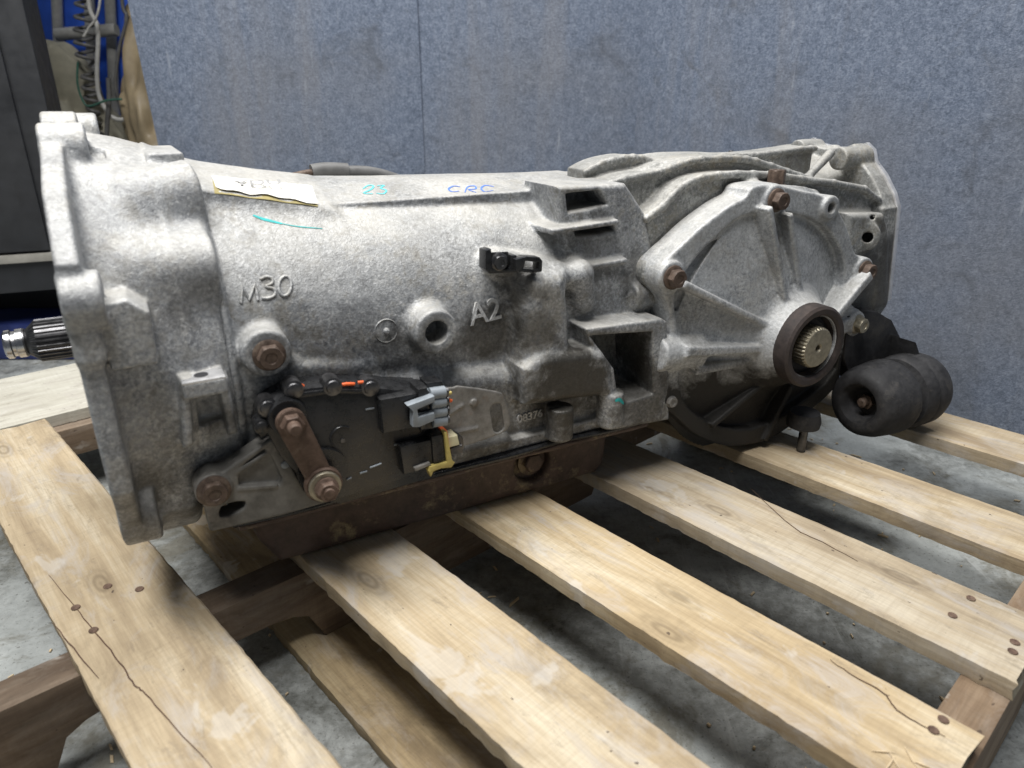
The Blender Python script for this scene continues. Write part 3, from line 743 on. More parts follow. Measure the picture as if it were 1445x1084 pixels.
# low belly towards the pan
bv.add(p_slab([(-.150, .10), (-.155, .16), (.13, .16), (.135, .10), (.09, .066), (-.118, .066)], -.165, -.118, .010, 'x'), .012)
bv.add(p_slab([(-.135, .110), (-.150, .16), (.13, .16), (.135, .10), (.09, .080), (-.110, .080)], -.125, -.078, .008, 'x'), .012)
bv.sub(p_cyl((-.21, 0, ZC), (-.10, 0, ZC), .168, .140), .004)
bv.sub(p_cyl((-.12, 0, ZC), (-.03, 0, ZC), .06), .004)
bv.noise(.00010, ((.016, 1.0), (.05, 1.6)))
bell = link('bell_housing', bv.mesh('bell_housing'), M['bell'], GB)
box('machined_pad', (-.1175, -.1858, zt-.001), (-.0870, -.160, zt+.0006), M['mach'], bell, .0005)
lathe('tapped_hole', [(.0052, 0), (.0052, .0004), (.003, .00045)], (-.103, -.1735, zt+.0006), (0, 0, 1), M['void'], bell, 20)

# ---- main case
cv = Vol((-.10, -.20, .045), (.40, .17, .385), VH)
cv.add(p_rev([-.079, -.03, .03, .10, .25, .372], [.1405, .1365, .1315, .128, .124, .120], ZC, 1.10), 0)
cv.add(p_rev([-.080, -.0735], [.1450, .1435], ZC, 1.10), .002)
cv.add(p_box((.008, -.077, .20), (.374, .085, .3295), .002), .003)
rN1, rN2, rF1, rF2 = T(296, 273, y=-.083), T(449, 294, y=-.078), T(290, 244, y=-.020), T(446, 263, y=-.020)
sn = np.cross(rN2-rN1, (rF1+rF2)/2-rN1); sn /= np.linalg.norm(sn); sn = sn if sn[2] > 0 else -sn
rp0 = (rN1+rN2+rF1+rF2)/4+np.array((0, 0, .0020))
def p_ramp():
    def fn(X, Y, Z):
        pl = (X-rp0[0])*sn[0]+(Y-rp0[1])*sn[1]+(Z-rp0[2])*sn[2]
        bx = np.maximum(np.maximum(np.abs(X+.024)-.055, np.abs(Y+.042)-.040), np.abs(Z-.28)-.09)
        return _round(pl, bx, .002)
    return fn, np.array((-.080, -.083, .19)), np.array((.032, .0, .375))
cv.add(p_slab([(-.079, .2), (-.079, .338), (.012, .3295), (.06, .2)], -.075, .085, .002), .003)
cv.add(p_ramp(), .024)
cv.add(p_box((.285, -.055, .32), (.34, .02, .3345), .002), .002)
cv.add(p_slab([(-.075, .080), (-.075, .178), (-.03, .196), (.17, .170), (.30, .160), (.352, .15), (.352, .080)], -.145, .145, .020), .012)
cv.add(p_slab([(-.088, .079), (-.088, .092), (.352, .092), (.352, .079)], -.153, .150, .003), .008)
# side ports and bosses
port = T(620, 472, y=-.168); bb = T(378, 500, y=-.166)
cv.sub(p_slab(smooth_poly(polyy([(404, 424), (460, 420), (560, 428), (590, 470), (560, 505), (430, 508), (398, 470)], -.148), 2), -.2, -.1450, .003), .010)
cv.add(p_cyl((port[0], -.10, port[2]), (port[0], -.163, port[2]), .0235, .0205, .003), .010)
cv.sub(p_cyl((port[0], -.135, port[2]), (port[0], -.19, port[2]), .0108), .0015)
cv.add(p_cyl((bb[0], -.10, bb[2]), (bb[0], -.165, bb[2]), .0205, .0195, .003), .009)
st = T(545, 467, y=-.142)
# upright column and its neighbours above the lower block
cv.add(p_slab(smooth_poly(polyy([(738, 402), (752, 386), (788, 386), (798, 402), (803, 480), (808, 525), (738, 525), (735, 470)], -.155), 2), -.163, -.09, .014), .012)
cv.add(p_slab(smooth_poly(polyy([(718, 396), (735, 386), (742, 400), (740, 515), (722, 515), (722, 440)], -.14), 2), -.152, -.09, .012), .014)
cv.add(p_cap(T(815, 388, y=-.138), T(822, 425, y=-.138), .017, .013), .012)
cv.add(p_cap(T(698, 366, y=-.133), T(780, 390, y=-.135), .012, .015), .018)
cv.add(p_slab(polyy([(735, 520), (758, 500), (848, 492), (858, 508), (864, 556), (738, 572)], -.165), -.171, -.10, .010), .008)
# open box at the back corner
cv.add(p_slab(polyy([(822, 462), (930, 448), (937, 452), (940, 590), (866, 604), (862, 575)], -.160), -.166, -.07, .003), .005)
cv.sub(p_slab(polyy([(832, 474), (920, 468), (921, 556), (874, 570), (866, 520)], -.165), -.22, -.095, .004), .003)
# pockets and fins under the top rail
cv.add(p_slab(polyy([(780, 262), (878, 258), (905, 300), (930, 430), (822, 470), (790, 330)], -.12), -.128, -.06, .006), .012)
cv.sub(p_slab(polyy([(797, 273), (845, 268), (855, 289), (800, 300)], -.125), -.20, -.088, .004), .004)
cv.sub(p_slab(polyy([(808, 322), (864, 316), (866, 326), (812, 334)], -.125), -.20, -.103, .004), .004)
cv.add(p_slab(polyy([(770, 322), (866, 308), (868, 315), (772, 330)], -.13), -.139, -.08, .003), .005)
cv.add(p_slab(polyy([(820, 372), (878, 362), (880, 370), (822, 380)], -.13), -.139, -.08, .003), .005)
# rear joint flange
rf = [(-.050, .331), (-.082, .327), (-.098, .300), (-.126, .262), (-.124, .214), (-.104, .196), (-.136, .19), (-.155, .080), (-.10, .07), (.10, .07), (.14, .15), (.13, .26), (.09, .32)]
cv.add(p_slab(rf, .358, .386, .004, 'x'), .005)
cv.add(p_cyl(T(900, 416, y=-.128)+np.array((-.012, 0, 0)), T(900, 416, y=-.128)+np.array((.02, 0, 0)), .016, rd=.003), .006)
for a, b in ((790, 578), (862, 557)):
    p = T(a, b, y=-.160); cv.add(p_cyl((p[0], p[1], .085), (p[0], p[1], p[2]+.004), .0145, rd=.003), .006)
for a in (.02, .12):
    cv.add(p_cap((a, -.148, .092), (a+.05, -.148, .092), .006), .006)
cv.noise(.00011, ((.014, 1.0), (.05, 1.8)))
case = link('main_case', cv.mesh('main_case'), M['cast'], GB)

# ---- differential housing
dv = Vol((.27, -.20, .004), (.80, .175, .385), .0015)
def up(py, y, base=.03):                                 # closes a traced ridge line down to the deck
    q = smooth_poly(polyy(py, y), 4, False); return q+[(q[-1][0], base), (q[0][0], base)]
R1 = [(912, 305), (935, 288), (960, 262), (990, 248), (1040, 243), (1085, 244), (1130, 250), (1220, 264), (1245, 292)]
R2 = [(850, 262), (880, 250), (930, 240), (960, 229), (990, 222), (1040, 221), (1066, 225), (1110, 240), (1140, 249)]
R3 = [(826, 240), (850, 228), (880, 221), (905, 221), (925, 227), (960, 224), (985, 218), (1060, 217), (1130, 208), (1150, 207)]
R4 = [(905, 240), (925, 232), (955, 226), (985, 222)]
def bead(line, y, r, k=.003):
    q = [T(a, b, y=y) for a, b in smooth_poly(line, 2, False)]
    for a, b in zip(q, q[1:]): dv.add(p_cap(a-np.array((0, 0, r*.6)), b-np.array((0, 0, r*.6)), r), k)
dv.add(p_slab(up(R1, -.125, .06), -.125, -.02, .005), 0)
dv.add(p_slab(up(R2, -.098, .08), -.098, -.01, .005), .003)
dv.add(p_slab(up(R3, -.060, .08), -.060, -.02, .005), .003)
dv.add(p_slab(up(R4, -.078, .08), -.078, -.03, .003), .002)
bead(R1, -.128, .0042); bead(R2, -.101, .0042); bead(R3, -.060, .004); bead(R4, -.080, .0032)
dv.add(p_rev([.50, .66, .735, .755], [.112, .135, .152, .154], .195, 1.0, .018), .012)
dv.add(p_rev([.736, .756], [.160, .160], .195, 1.0, .018), .002)
dv.add(p_cap(T(1138, 252, y=-.10), T(1172, 216, y=-.075), .0045, .006), .006)
for p, L, r in ((T(1221, 222, x=.757), .055, .0145), (T(1155, 210, x=.757), .045, .0135), (T(1180, 215, x=.757), .01, .01)):
    dv.add(p_cyl(p-np.array((L, 0, 0)), p, r, rd=.002), .004)
RFP = [(-.137, .283), (-.128, .300), (-.110, .322), (-.092, .338), (-.086, .352), (-.074, .360), (-.060, .354), (-.030, .352), (.0, .356), (.012, .362), (.026, .356), (.05, .335), (.06, .2), (-.10, .2)]
dv.add(p_slab(RFP, .732, .757, .003, 'x'), .004)
dv.add(p_slab([(-.152, .160), (-.1375, .284), (-.09, .30), (-.08, .06), (-.13, .09)], .728, .757, .003, 'x'), .006)
dv.add(p_slab(polyy([(1190, 300), (1240, 300), (1248, 330), (1240, 430), (1200, 470), (1180, 400)], -.14), -.150, -.05, .008), .012)
dv.add(p_cyl(T(1224, 335, y=-.13)+np.array((0, .03, 0)), T(1224, 335, y=-.152), .018, rd=.003), .008)
dv.sub(p_cyl(T(1224, 335, y=-.13), T(1224, 335, y=-.18), .0065), .001)
dv.sub(p_cyl(T(1231, 307, y=-.13), T(1231, 307, y=-.18), .003), .001)
# neck joining the gearbox case
dv.add(p_rev([.38, .50], [.105, .13], .19, 1.05), .02)
dv.add(p_slab([(.386, .05), (.386, .31), (.41, .30), (.43, .05)], -.10, .09, .006), .01)
cc = np.array([.523, .152])
dv.add(p_cyl((cc[0], -.135, cc[1]), (cc[0], .08, cc[1]), .146, .135, .006), .01)
bp = [T(945, 390, y=-.165), T(1090, 282, y=-.165), T(1215, 381, y=-.165), T(1204, 456, y=-.165), T(946, 566, y=-.165), T(1162, 292, y=-.160)]
for p in bp: dv.add(p_cyl((p[0], -.145, p[2]), (p[0], -.05, p[2]), .018, rd=.004), .012)
dv.noise(.00012, ((.014, 1.0), (.05, 1.8)))
diff = link('differential_housing', dv.mesh('differential_housing'), M['diff'], GB)

# ---- side cover of the differential with its spokes
kv = Vol((.32, -.235, .003), (.73, -.115, .345), .0014)
HB = T(1141, 487, y=-.205); hx, hz = HB[0], HB[2]
rim = [(930, 402), (934, 374), (960, 348), (992, 318), (1030, 290), (1052, 278), (1062, 264), (1092, 260), (1128, 268), (1160, 276), (1182, 296), (1198, 330), (1207, 358), (1228, 370), (1230, 392), (1208, 408), (1200, 428), (1222, 448), (1215, 474), (1190, 500), (1180, 545), (1130, 590), (1085, 620), (1030, 630), (985, 615), (950, 585), (932, 570), (930, 545), (945, 520), (945, 440)]
rp = smooth_poly(polyy(rim, -.165), 3)
kv.add(p_slab(rp, -.166, -.128, .003), 0)
rc = np.array(rp).mean(0)
inn = []
for x, z in rp:
    v = np.array((x, z))-rc; L = np.linalg.norm(v); inn.append(tuple(rc+v*(1-.017/L)))
inner = smooth_poly(polyy([(952, 415), (975, 372), (1010, 335), (1045, 306), (1090, 300), (1135, 305), (1165, 322), (1185, 352), (1192, 385), (1185, 430), (1180, 520), (1120, 575), (1060, 605), (1000, 595), (962, 560), (958, 480)], -.165), 3)
kv.sub(p_slab(inner, -.20, -.1525, .003), .003)
# dished web rising to the hub
kv.add(p_cyl((hx-.004, -.136, hz+.003), (hx, -.168, hz), .168, .066, .003), .030)
kv.add(p_cyl((hx, -.150, hz), (hx, -.196, hz), .078, .048, .004), .012)
kv.add(p_cyl((hx, -.15, hz), (hx, -.213, hz), .0500, .0475, .003), .008)
def spoke(px0, px1, w0, w1, y0=-.160, y1=-.178, k=.003):
    a = T(*px0, y=-.165); b = T(*px1, y=-.172)
    kv.add(p_slab(rib_poly(a[[0, 2]], b[[0, 2]], w0, w1), y1, -.135, .003), k)
spoke((950, 396), (1085, 462), .008, .008, y1=-.184)
spoke((1068, 290), (1102, 440), .008, .009, y1=-.185)
spoke((1102, 300), (1128, 440), .008, .009, y1=-.180)
spoke((1212, 384), (1165, 450), .012, .010, y1=-.185)
spoke((955, 490), (1085, 488), .012, .010, y1=-.185)
spoke((975, 520), (1085, 505), .010, .010, y1=-.176)
spoke((1000, 600), (1095, 530), .008, .008, y1=-.172)
spoke((1075, 620), (1120, 545), .008, .008, y1=-.172)
spoke((1200, 455), (1170, 470), .02, .016, y1=-.172)
for p in bp[:4]: kv.add(p_cyl((p[0], -.13, p[2]), (p[0], -.170, p[2]), .0160, rd=.002), .006)
p = bp[4]; kv.add(p_cyl((p[0], -.13, p[2]), (p[0], -.164, p[2]), .011, rd=.002), .005)
p = bp[5]; kv.add(p_cyl((p[0], -.13, p[2]), (p[0], -.172, p[2]), .014, rd=.003), .006); kv.sub(p_cyl((p[0], -.15, p[2]), (p[0], -.2, p[2]), .006), .001)
# thick round stub in the lower left, beside the case box
a = T(945, 505, y=-.155); b = T(980, 490, y=-.165)
kv.add(p_cyl(T(925, 500, y=-.160), T(984, 492, y=-.160), .0200, rd=.004), .006)
kv.sub(p_cyl((hx, -.17, hz), (hx, -.25, hz), .036), .002)
kv.noise(.0001, ((.014, 1.0), (.05, 1.6)))
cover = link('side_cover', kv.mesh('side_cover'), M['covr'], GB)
print('castings', len(bell.data.polygons), len(case.data.polygons), len(diff.data.polygons), len(cover.data.polygons))

# ---- oil pan
ov = Vol((-.11, -.17, -.004), (.37, .17, .090), .0018)
xf = T(356, 752, y=-.13)[0]; xb = T(852, 640, y=-.118)[0]
ov.add(p_slab([(xf-.004, .071), (xf+.006, .030), (xf+.022, .0012), (xb-.012, .0012), (xb-.001, .012), (xb+.003, .071)], -.124, .124, .010), 0)
ov.add(p_slab([(-.094, .0675), (-.094, .0742), (.354, .0742), (.354, .0675)], -.1560, .148, .0030), .007)
dp = T(752, 656, y=-.124); ov.sub(p_cyl((dp[0], -.111, dp[2]), (dp[0], -.16, dp[2]), .022, .025), .006)
ov.noise(.0003, ((.02, 1.0), (.07, 1.5)))
pan = link('oil_pan', ov.mesh('oil_pan'), M['pan'], GB)
lathe('drain_plug', [(.017, 0), (.0172, .003), (.012, .0034), (.012, .009), (.0105, .0105)], (dp[0]+.003, -.1125, dp[2]), (0, -1, 0), M['pan'], pan, 30, {2, 3, 4})
gk = [(-.097, 0), (.30, 0)]
pts = []
for i in range(40):
    t = i/39; x = -.096+.452*t
    pts.append((x, -.1555+.0010*math.sin(x*60), .0765+.0010*math.sin(x*34)))
tube('gasket', [(-.094, -.10, .0765), (-.0955, -.14, .0765)]+pts+[(.357, -.14, .0765), (.356, .14, .0765)], .0030, M['black'], pan, 8)
box('gasket', (-.090, -.1515, .0738), (.350, .147, .0793), M['rubber'], pan, .0005)

# ---- bolts
def bolt(p, n, r=.0085, mat=None, parent=None, name='bolt', hd=.008, fl=1.45, tip=False):
    prof = [(r*fl, -.002), (r*fl, .0015), (r*1.22, .0026), (r*1.16, .0030), (r*1.16, hd), (r*.98, hd+.0012), (r*.55, hd+.0012), (r*.5, hd+.0004)]
    hx_ = {3, 4}
    if tip: prof = prof[:6]+[(r*.62, hd+.0012), (r*.62, hd+.007), (r*.5, hd+.0085)]
    return lathe(name, prof, p, n, mat or M['rustbolt'], parent or GB, 36, hx_, random.random())
for i, p in enumerate(bp[:4]): bolt((p[0], -.1705, p[2]), (0, -1, 0), .0088, M['zinc'] if i == 3 else None, cover, hd=.010)
p = bp[4]; bolt((p[0], -.1645, p[2]), (0, -1, 0), .0058, M['bracket'], cover, hd=.005, fl=1.2)
h = cv.hit(380, 503); bolt((bb[0]+.001, -.1652, bb[2]-.001), (0, -1, 0), .0090, None, case, hd=.009)
p = T(913, 271, x=.387); bolt(p, (1, 0, 0), .0085, None, case, hd=.010)
p = T(1094, 263, y=-.138); bolt((p[0], p[1], p[2]), (0, 0, 1), .0088, None, diff, hd=.017)
lathe('bolt_shank', [(.0085, -.02), (.0085, .004)], (p[0], p[1], p[2]), (0, 0, 1), M['rustbolt'], diff, 14)
p = T(921, 505, y=-.13); lathe('threaded_stud', [(.0085, 0), (.0125, .0005), (.0125, .008), (.0075, .0085)]+[(.0064+.0010*(k % 2), .009+.0013*k) for k in range(11)]+[(.005, .0245)], (p[0]-.001, p[1], p[2]), (-1, 0, 0), M['rustbolt'], case, 24, {1, 2})
p = T(900, 238, y=.012); lathe('bolt', [(.006, -.006), (.006, .004), (.004, .0045)], (p[0], p[1], p[2]-.003), (0, -.3, 1), M['rustbolt'], diff, 18, {0, 1})
p = T(1028, 219, y=.03); box('breather', (p[0]-.012, p[1]-.006, p[2]-.014), (p[0]+.012, p[1]+.006, p[2]-.002), M['dsteel'], diff, .002)
lathe('breather_cap', [(.004, -.004), (.004, .004), (.003, .006)], (p[0]+.004, p[1], p[2]), (0, 0, 1), M['dsteel'], diff, 14)
for (q, L) in ((T(1221, 222, x=.7575), .02), (T(1155, 210, x=.7575), .02)):
    lathe('machined_face', [(.0118, 0), (.0118, .0012), (.005, .0013)], q, (1, 0, 0), M['mach'], diff, 24)
prism('rear_flange_face', [(y-.0012 if y < 0 else y, z+.0012) for y, z in RFP]+[(-.10, .16), (-.151, .162)], .7572, .7640, M['mach'], diff, 'x', .0006)

# ---- output shaft and seal in the side cover hub
lathe('oil_seal', [(.0358, -.020), (.0488, -.0195), (.0485, .001), (.0455, .0035), (.0400, .0030), (.0375, .0012), (.0362, -.003), (.0350, -.013), (.0262, -.0135)], (hx, -.2130, hz), (0, -1, 0), M['seal'], cover, 56, smooth=18)
lathe('seal_lip', [(.0345, 0), (.0345, .002), (.0300, .004), (.0240, .002)], (hx, -.1990, hz), (0, -1, 0), M['rubber'], cover, 40)
def splined(name, p, d, prof, teeth, dep, mat, parent):
    u, v, dd = basis(d); p = Vector(p); bm = bmesh.new(); rings = []; n = teeth*4
    for r, t, on in prof:
        rings.append([bm.verts.new(p+u*((r-(dep if (on and k % 4 >= 2) else 0))*math.cos(2*math.pi*k/n))+v*((r-(dep if (on and k % 4 >= 2) else 0))*math.sin(2*math.pi*k/n))+dd*t) for k in range(n)])
    for a, b in zip(rings, rings[1:]):
        for k in range(n): bm.faces.new((a[k], a[(k+1) % n], b[(k+1) % n], b[k]))
    bm.faces.new(rings[0][::-1]); bm.faces.new(rings[-1]); return link(name, fin(bm, name, 25), mat, parent)
splined('output_shaft', (hx, -.178, hz), (0, -1, 0), [(.0243, 0, 1), (.0243, .038, 1), (.0224, .0405, 0), (.0218, .0410, 0), (.0050, .0410, 0), (.0038, .0395, 0), (.0030, .030, 0)], 34, .0016, M['zinc'], cover)

# ---- input shaft in the bell
p0 = T(7, 487, y=0.0); axz = p0[2]
xs0 = T(46, 479, y=0)[0]
splined('input_shaft', (p0[0], 0, axz), (1, 0, 0), [(.0105, 0, 0), (.0122, .0016, 0), (.0124, .0055, 0), (.0108, .0062, 0), (.0108, .0090, 0), (.0124, .0096, 0), (.0124, xs0-p0[0]-.005, 0), (.0115, xs0-p0[0]-.004, 0), (.0140, xs0-p0[0]-.001, 0), (.0188, xs0-p0[0]+.004, 1), (.0190, xs0-p0[0]+.09, 1), (.017, xs0-p0[0]+.092, 0), (.017, -.03-p0[0], 0)], 26, .0017, M['dsteel'], GB)
lathe('shaft_pilot', [(.0107, .0001), (.0125, .0017), (.01265, .0055), (.0109, .0063), (.0109, .0089), (.01265, .0097), (.01265, xs0-p0[0]-.006)], (p0[0]-.0002, 0, axz), (1, 0, 0), M['steel'], GB, 32)

# ---- black range switch on the side of the case
SY = -.178
sw = thing_poly = None
body_px = [(366, 592), (371, 574), (390, 562), (412, 552), (440, 547), (468, 545), (522, 546), (560, 550), (602, 551), (606, 600), (602, 664), (540, 686), (480, 704), (442, 694), (396, 645)]
sw = prism('range_switch', polyy(body_px, SY), SY, -.140, M['black'], GB, bev=.003)
prism('switch_rim', polyy([(372, 586), (378, 574), (412, 556), (468, 549), (530, 551), (530, 556), (468, 555), (416, 563), (384, 580), (378, 592)], SY-.002), SY-.0022, SY+.001, M['black'], sw, bev=.0008)
prism('switch_flange', polyy([(358, 600), (364, 570), (408, 545), (466, 538), (524, 540), (610, 545), (612, 672), (480, 710), (430, 700), (380, 640)], -.160), -.162, -.138, M['black'], sw, bev=.0012)
for a, b in ((377, 574), (414, 549), (469, 545), (522, 546), (369, 601)):
    p = T(a, b, y=SY); s = .0075 if (a, b) != (369, 601) else .006
    lathe('clip_stud', [(s*1.05, -.012), (s*1.05, .0022), (s*.8, .0026), (s*.72, .0040), (s*.5, .0046)], (p[0], SY, p[2]), (0, -1, 0), M['black'] if a == 369 else M['dsteel'], sw, 20)
for a, b, c, d in ((478, 544, 500, 542), (415, 541, 428, 545), (505, 540, 518, 541)):
    tube('sealant_bead', [tuple(T(a, b, y=SY+.002)), tuple(T((a+c)/2, (b+d)/2-1, y=SY+.001)), tuple(T(c, d, y=SY+.002))], .0016, M['orange'], sw, 8)
# mould marks on the front face
for a, b, c, d in ((516, 578, 528, 576), (489, 677, 496, 674), (508, 668, 518, 665), (522, 660, 538, 654), (556, 628, 563, 626)):
    tube('mould_mark', [tuple(T(a, b, y=SY-.0002)), tuple(T(c, d, y=SY-.0002))], .0009, M['gplas'], sw, 6)
p = T(483, 617, y=SY); tube('mould_ring', [(p[0]+.010*math.cos(a), SY-.0004, p[2]+.010*math.sin(a)) for a in np.linspace(.9, 3.6, 12)], .0011, M['black'], sw, 6)
lathe('mould_pip', [(.0022, -.001), (.002, .0012)], (p[0], SY, p[2]-.003), (0, -1, 0), M['dsteel'], sw, 12)
# upper socket and grey plug
prism('socket', polyy([(535, 563), (592, 553), (598, 600), (540, 612)], SY-.008), SY-.010, SY+.01, M['black'], sw, bev=.004)
prism('socket', polyy([(588, 548), (602, 545), (610, 604), (592, 606)], SY-.010), SY-.013, SY+.01, M['black'], sw, bev=.003)
prism('socket_latch', polyy([(600, 540), (622, 537), (628, 546), (602, 549)], SY-.002), SY-.004, SY+.014, M['black'], sw, bev=.0015)
plug = prism('grey_plug', polyy([(604, 551), (622, 548), (626, 598), (608, 604)], SY-.009), SY-.0115, SY+.012, M['gplas'], GB, bev=.002)
for k in range(4):
    a = T(606+1.2*k, 556+13*k, y=SY-.011); b = T(627+.6*k, 553+13*k, y=SY-.011)
    tube('plug_barrel', [tuple(a), tuple(b)], .0056, M['gplas'], plug, 14)
    q = T(628+.6*k, 553+13*k, y=SY-.011); lathe('wire_seal', [(.0046, -.002), (.0046, .002), (.003, .0025)], q, (1, 0, -.05), M['dsteel'], plug, 12)
fr = polyy([(574, 572), (612, 558), (613, 566), (588, 577), (590, 588), (612, 582), (613, 592), (591, 602), (582, 602), (582, 580)], SY-.019)
prism('plug_latch', fr, SY-.021, SY-.012, M['gplas'], plug, bev=.001)
for px, col in (([(628, 553), (632, 556), (637, 554)], 'yplas'), ([(628, 564), (632, 564), (637, 566)], 'orange'), ([(629, 575), (634, 573)], 'dsteel')):
    tube('cut_wire', [tuple(T(a, b, y=SY-.011)) for a, b in px], .0017, M[col], plug, 8)
# lower socket with cream insert and yellow clip
prism('socket', polyy([(562, 628), (608, 618), (612, 656), (568, 668)], SY-.006), SY-.010, SY+.012, M['black'], sw, bev=.003)
ls = prism('socket', polyy([(606, 614), (626, 610), (632, 654), (610, 662)], SY-.008), SY-.012, SY+.014, M['black'], sw, bev=.0035)
prism('socket_seal', polyy([(624, 608), (630, 607), (636, 652), (630, 655)], SY-.008), SY-.0110, SY+.013, M['orange'], sw, bev=.001)
ci = prism('cream_insert', polyy([(629, 616), (644, 613), (647, 626), (632, 630)], SY-.006), SY-.009, SY+.008, M['cplas'], GB, bev=.001)
for k in range(3):
    prism('contact_block', polyy([(634, 632+k*3), (650, 626+k*3.5), (652, 631+k*3), (635, 637+k*2)], SY-.006+.004*k), SY-.009+.004*k, SY-.005+.004*k, M['dsteel'], ci, bev=.0006)
prism('contact_cap', polyy([(645, 612), (652, 616), (654, 632), (648, 634)], SY-.004), SY-.006, SY+.006, M['dsteel'], ci, bev=.001)
prism('yellow_clip', polyy([(626, 610), (630, 609), (637, 648), (641, 652), (636, 659), (622, 660), (611, 664), (607, 672), (604, 664), (606, 658), (618, 655), (630, 651)], SY-.013), SY-.0150, SY-.006, M['yplas'], GB, bev=.0008)
prism('clip_tab', polyy([(584, 660), (606, 652), (608, 656), (586, 665)], SY-.012), SY-.013, SY-.009, M['bracket'], sw, bev=.0005)

# ---- shift lever
LY = -.196
la = T(411, 597, y=LY); lb = T(457, 684, y=LY)
def stadium(a, b, ra, rb, n=12):
    a = np.array(a); b = np.array(b); an = math.atan2(*(b-a)[::-1]); pts = []
    for k in range(n+1):
        t = an+math.pi/2+math.pi*k/n; pts.append((a[0]+ra*math.cos(t), a[1]+ra*math.sin(t)))
    for k in range(n+1):
        t = an-math.pi/2+math.pi*k/n; pts.append((b[0]+rb*math.cos(t), b[1]+rb*math.sin(t)))
    return pts
arm = prism('shift_lever', stadium((la[0], la[2]), (lb[0], lb[2]), .0118, .0108), LY, LY+.0045, M['lever'], GB, bev=.001)
lathe('lever_eye', [(.0158, 0), (.0160, .004), (.0150, .0065)], (lb[0], LY+.004, lb[2]), (0, -1, 0), M['lever'], arm, 36)
lathe('washer', [(.0136, 0), (.0136, .0022), (.0130, .0028)], (lb[0], LY-.0027, lb[2]), (0, -1, 0), M['zinc'], arm, 36)
lathe('lever_bolt', [(.0100, 0), (.0102, .003), (.0088, .0042), (.0088, .009), (.0074, .010), (.0050, .0098), (.0042, .012), (.003, .0122)], (lb[0]+.0005, LY-.0056, lb[2]-.0005), (0, -1, 0), M['lever'], arm, 36, {2, 3})
lathe('lever_nut', [(.0112, 0), (.0112, .0015), (.0094, .002), (.0092, .0075), (.0080, .0085), (.0055, .0086), (.0053, .0150), (.0040, .0165)], (la[0], LY, la[2]), (0, -1, 0), M['lever'], arm, 36, {2, 3, 4})
lathe('selector_shaft', [(.008, 0), (.008, .024)], (la[0], SY+.004, la[2]), (0, -1, 0), M['dsteel'], arm, 20)
lathe('selector_boss', [(.0165, 0), (.0150, .009)], (la[0], SY+.001, la[2]), (0, -1, 0), M['black'], sw, 30)
lathe('lower_boss', [(.0215, 0), (.021, .008)], (lb[0]+.004, SY+.004, lb[2]+.004), (0, -1, 0), M['black'], sw, 36)

# ---- cable bracket at the front corner of the pan
fv = Vol((-.13, -.19, .045), (.02, -.12, .19), .0012)
fp = polyy([(284, 700), (290, 682), (304, 672), (350, 640), (392, 612), (402, 640), (428, 690), (470, 706), (400, 726), (300, 749), (295, 748), (288, 716)], -.168)
fv.add(p_slab(fp, -.170, -.150, .002), 0)
fv.sub(p_slab(polyy([(336, 662), (374, 634), (386, 650), (398, 676), (392, 690), (338, 690)], -.17), -.18, -.1655, .002), .002)
fv.add(p_slab(rib_poly(polyy([(334, 668)], -.17)[0], polyy([(378, 640)], -.17)[0], .004), -.170, -.16, .001), .002)
fv.add(p_slab(rib_poly(polyy([(336, 690)], -.17)[0], polyy([(392, 686)], -.17)[0], .004), -.171, -.16, .001), .002)
fv.sub(p_slab(smooth_poly(polyy([(312, 716), (326, 710), (346, 708), (344, 718), (330, 726), (310, 730)], -.17), 2), -.19, -.13, .001), .001)
b1 = T(301, 690, y=-.170); fv.add(p_cyl((b1[0], -.15, b1[2]), (b1[0], -.173, b1[2]), .0145, rd=.001), .003)
brk = link('cable_bracket', fv.mesh('cable_bracket'), M['brkt2'], GB)
bolt((b1[0], -.1735, b1[2]), (0, -1, 0), .0092, None, brk, hd=.007)
b2 = T(403, 657, y=-.172); lathe('rivet', [(.0035, -.002), (.0035, .001), (.002, .0016)], (b2[0], -.170, b2[2]), (0, -1, 0), M['gplas'], brk, 14)

# ---- slotted steel plate behind the plugs
sv = Vol((.08, -.176, .07), (.19, -.155, .18), .0010)
sv.add(p_slab(smooth_poly(polyy([(610, 560), (640, 546), (652, 545), (700, 552), (711, 560), (719, 590), (715, 606), (692, 617), (650, 630), (612, 640)], -.170), 2), -.1715, -.1685, .0008), 0)
s0 = T(699, 577, y=-.17); s1 = T(703, 602, y=-.17)
sv.sub(p_cyl(s0+np.array((0, .02, 0)), s0-np.array((0, .02, 0)), .0062), 0); sv.sub(p_cyl(s1+np.array((0, .02, 0)), s1-np.array((0, .02, 0)), .0062), 0)
sv.sub(p_slab(rib_poly(s0[[0, 2]], s1[[0, 2]], .0124), -.2, -.15, .0001), 0)
sv.add(p_cap(T(632, 585, y=-.1712), T(652, 572, y=-.1712), .0018), .002)
sv.add(p_cap(T(632, 612, y=-.1712), T(672, 604, y=-.1712), .0018), .002)
sp = T(668, 568, y=-.1715); sv.add(p_cyl((sp[0], -.168, sp[2]), (sp[0], -.1735, sp[2]), .004, .0035, .0005), .001)
plate = link('slotted_plate', sv.mesh('slotted_plate'), M['bracket'], GB)

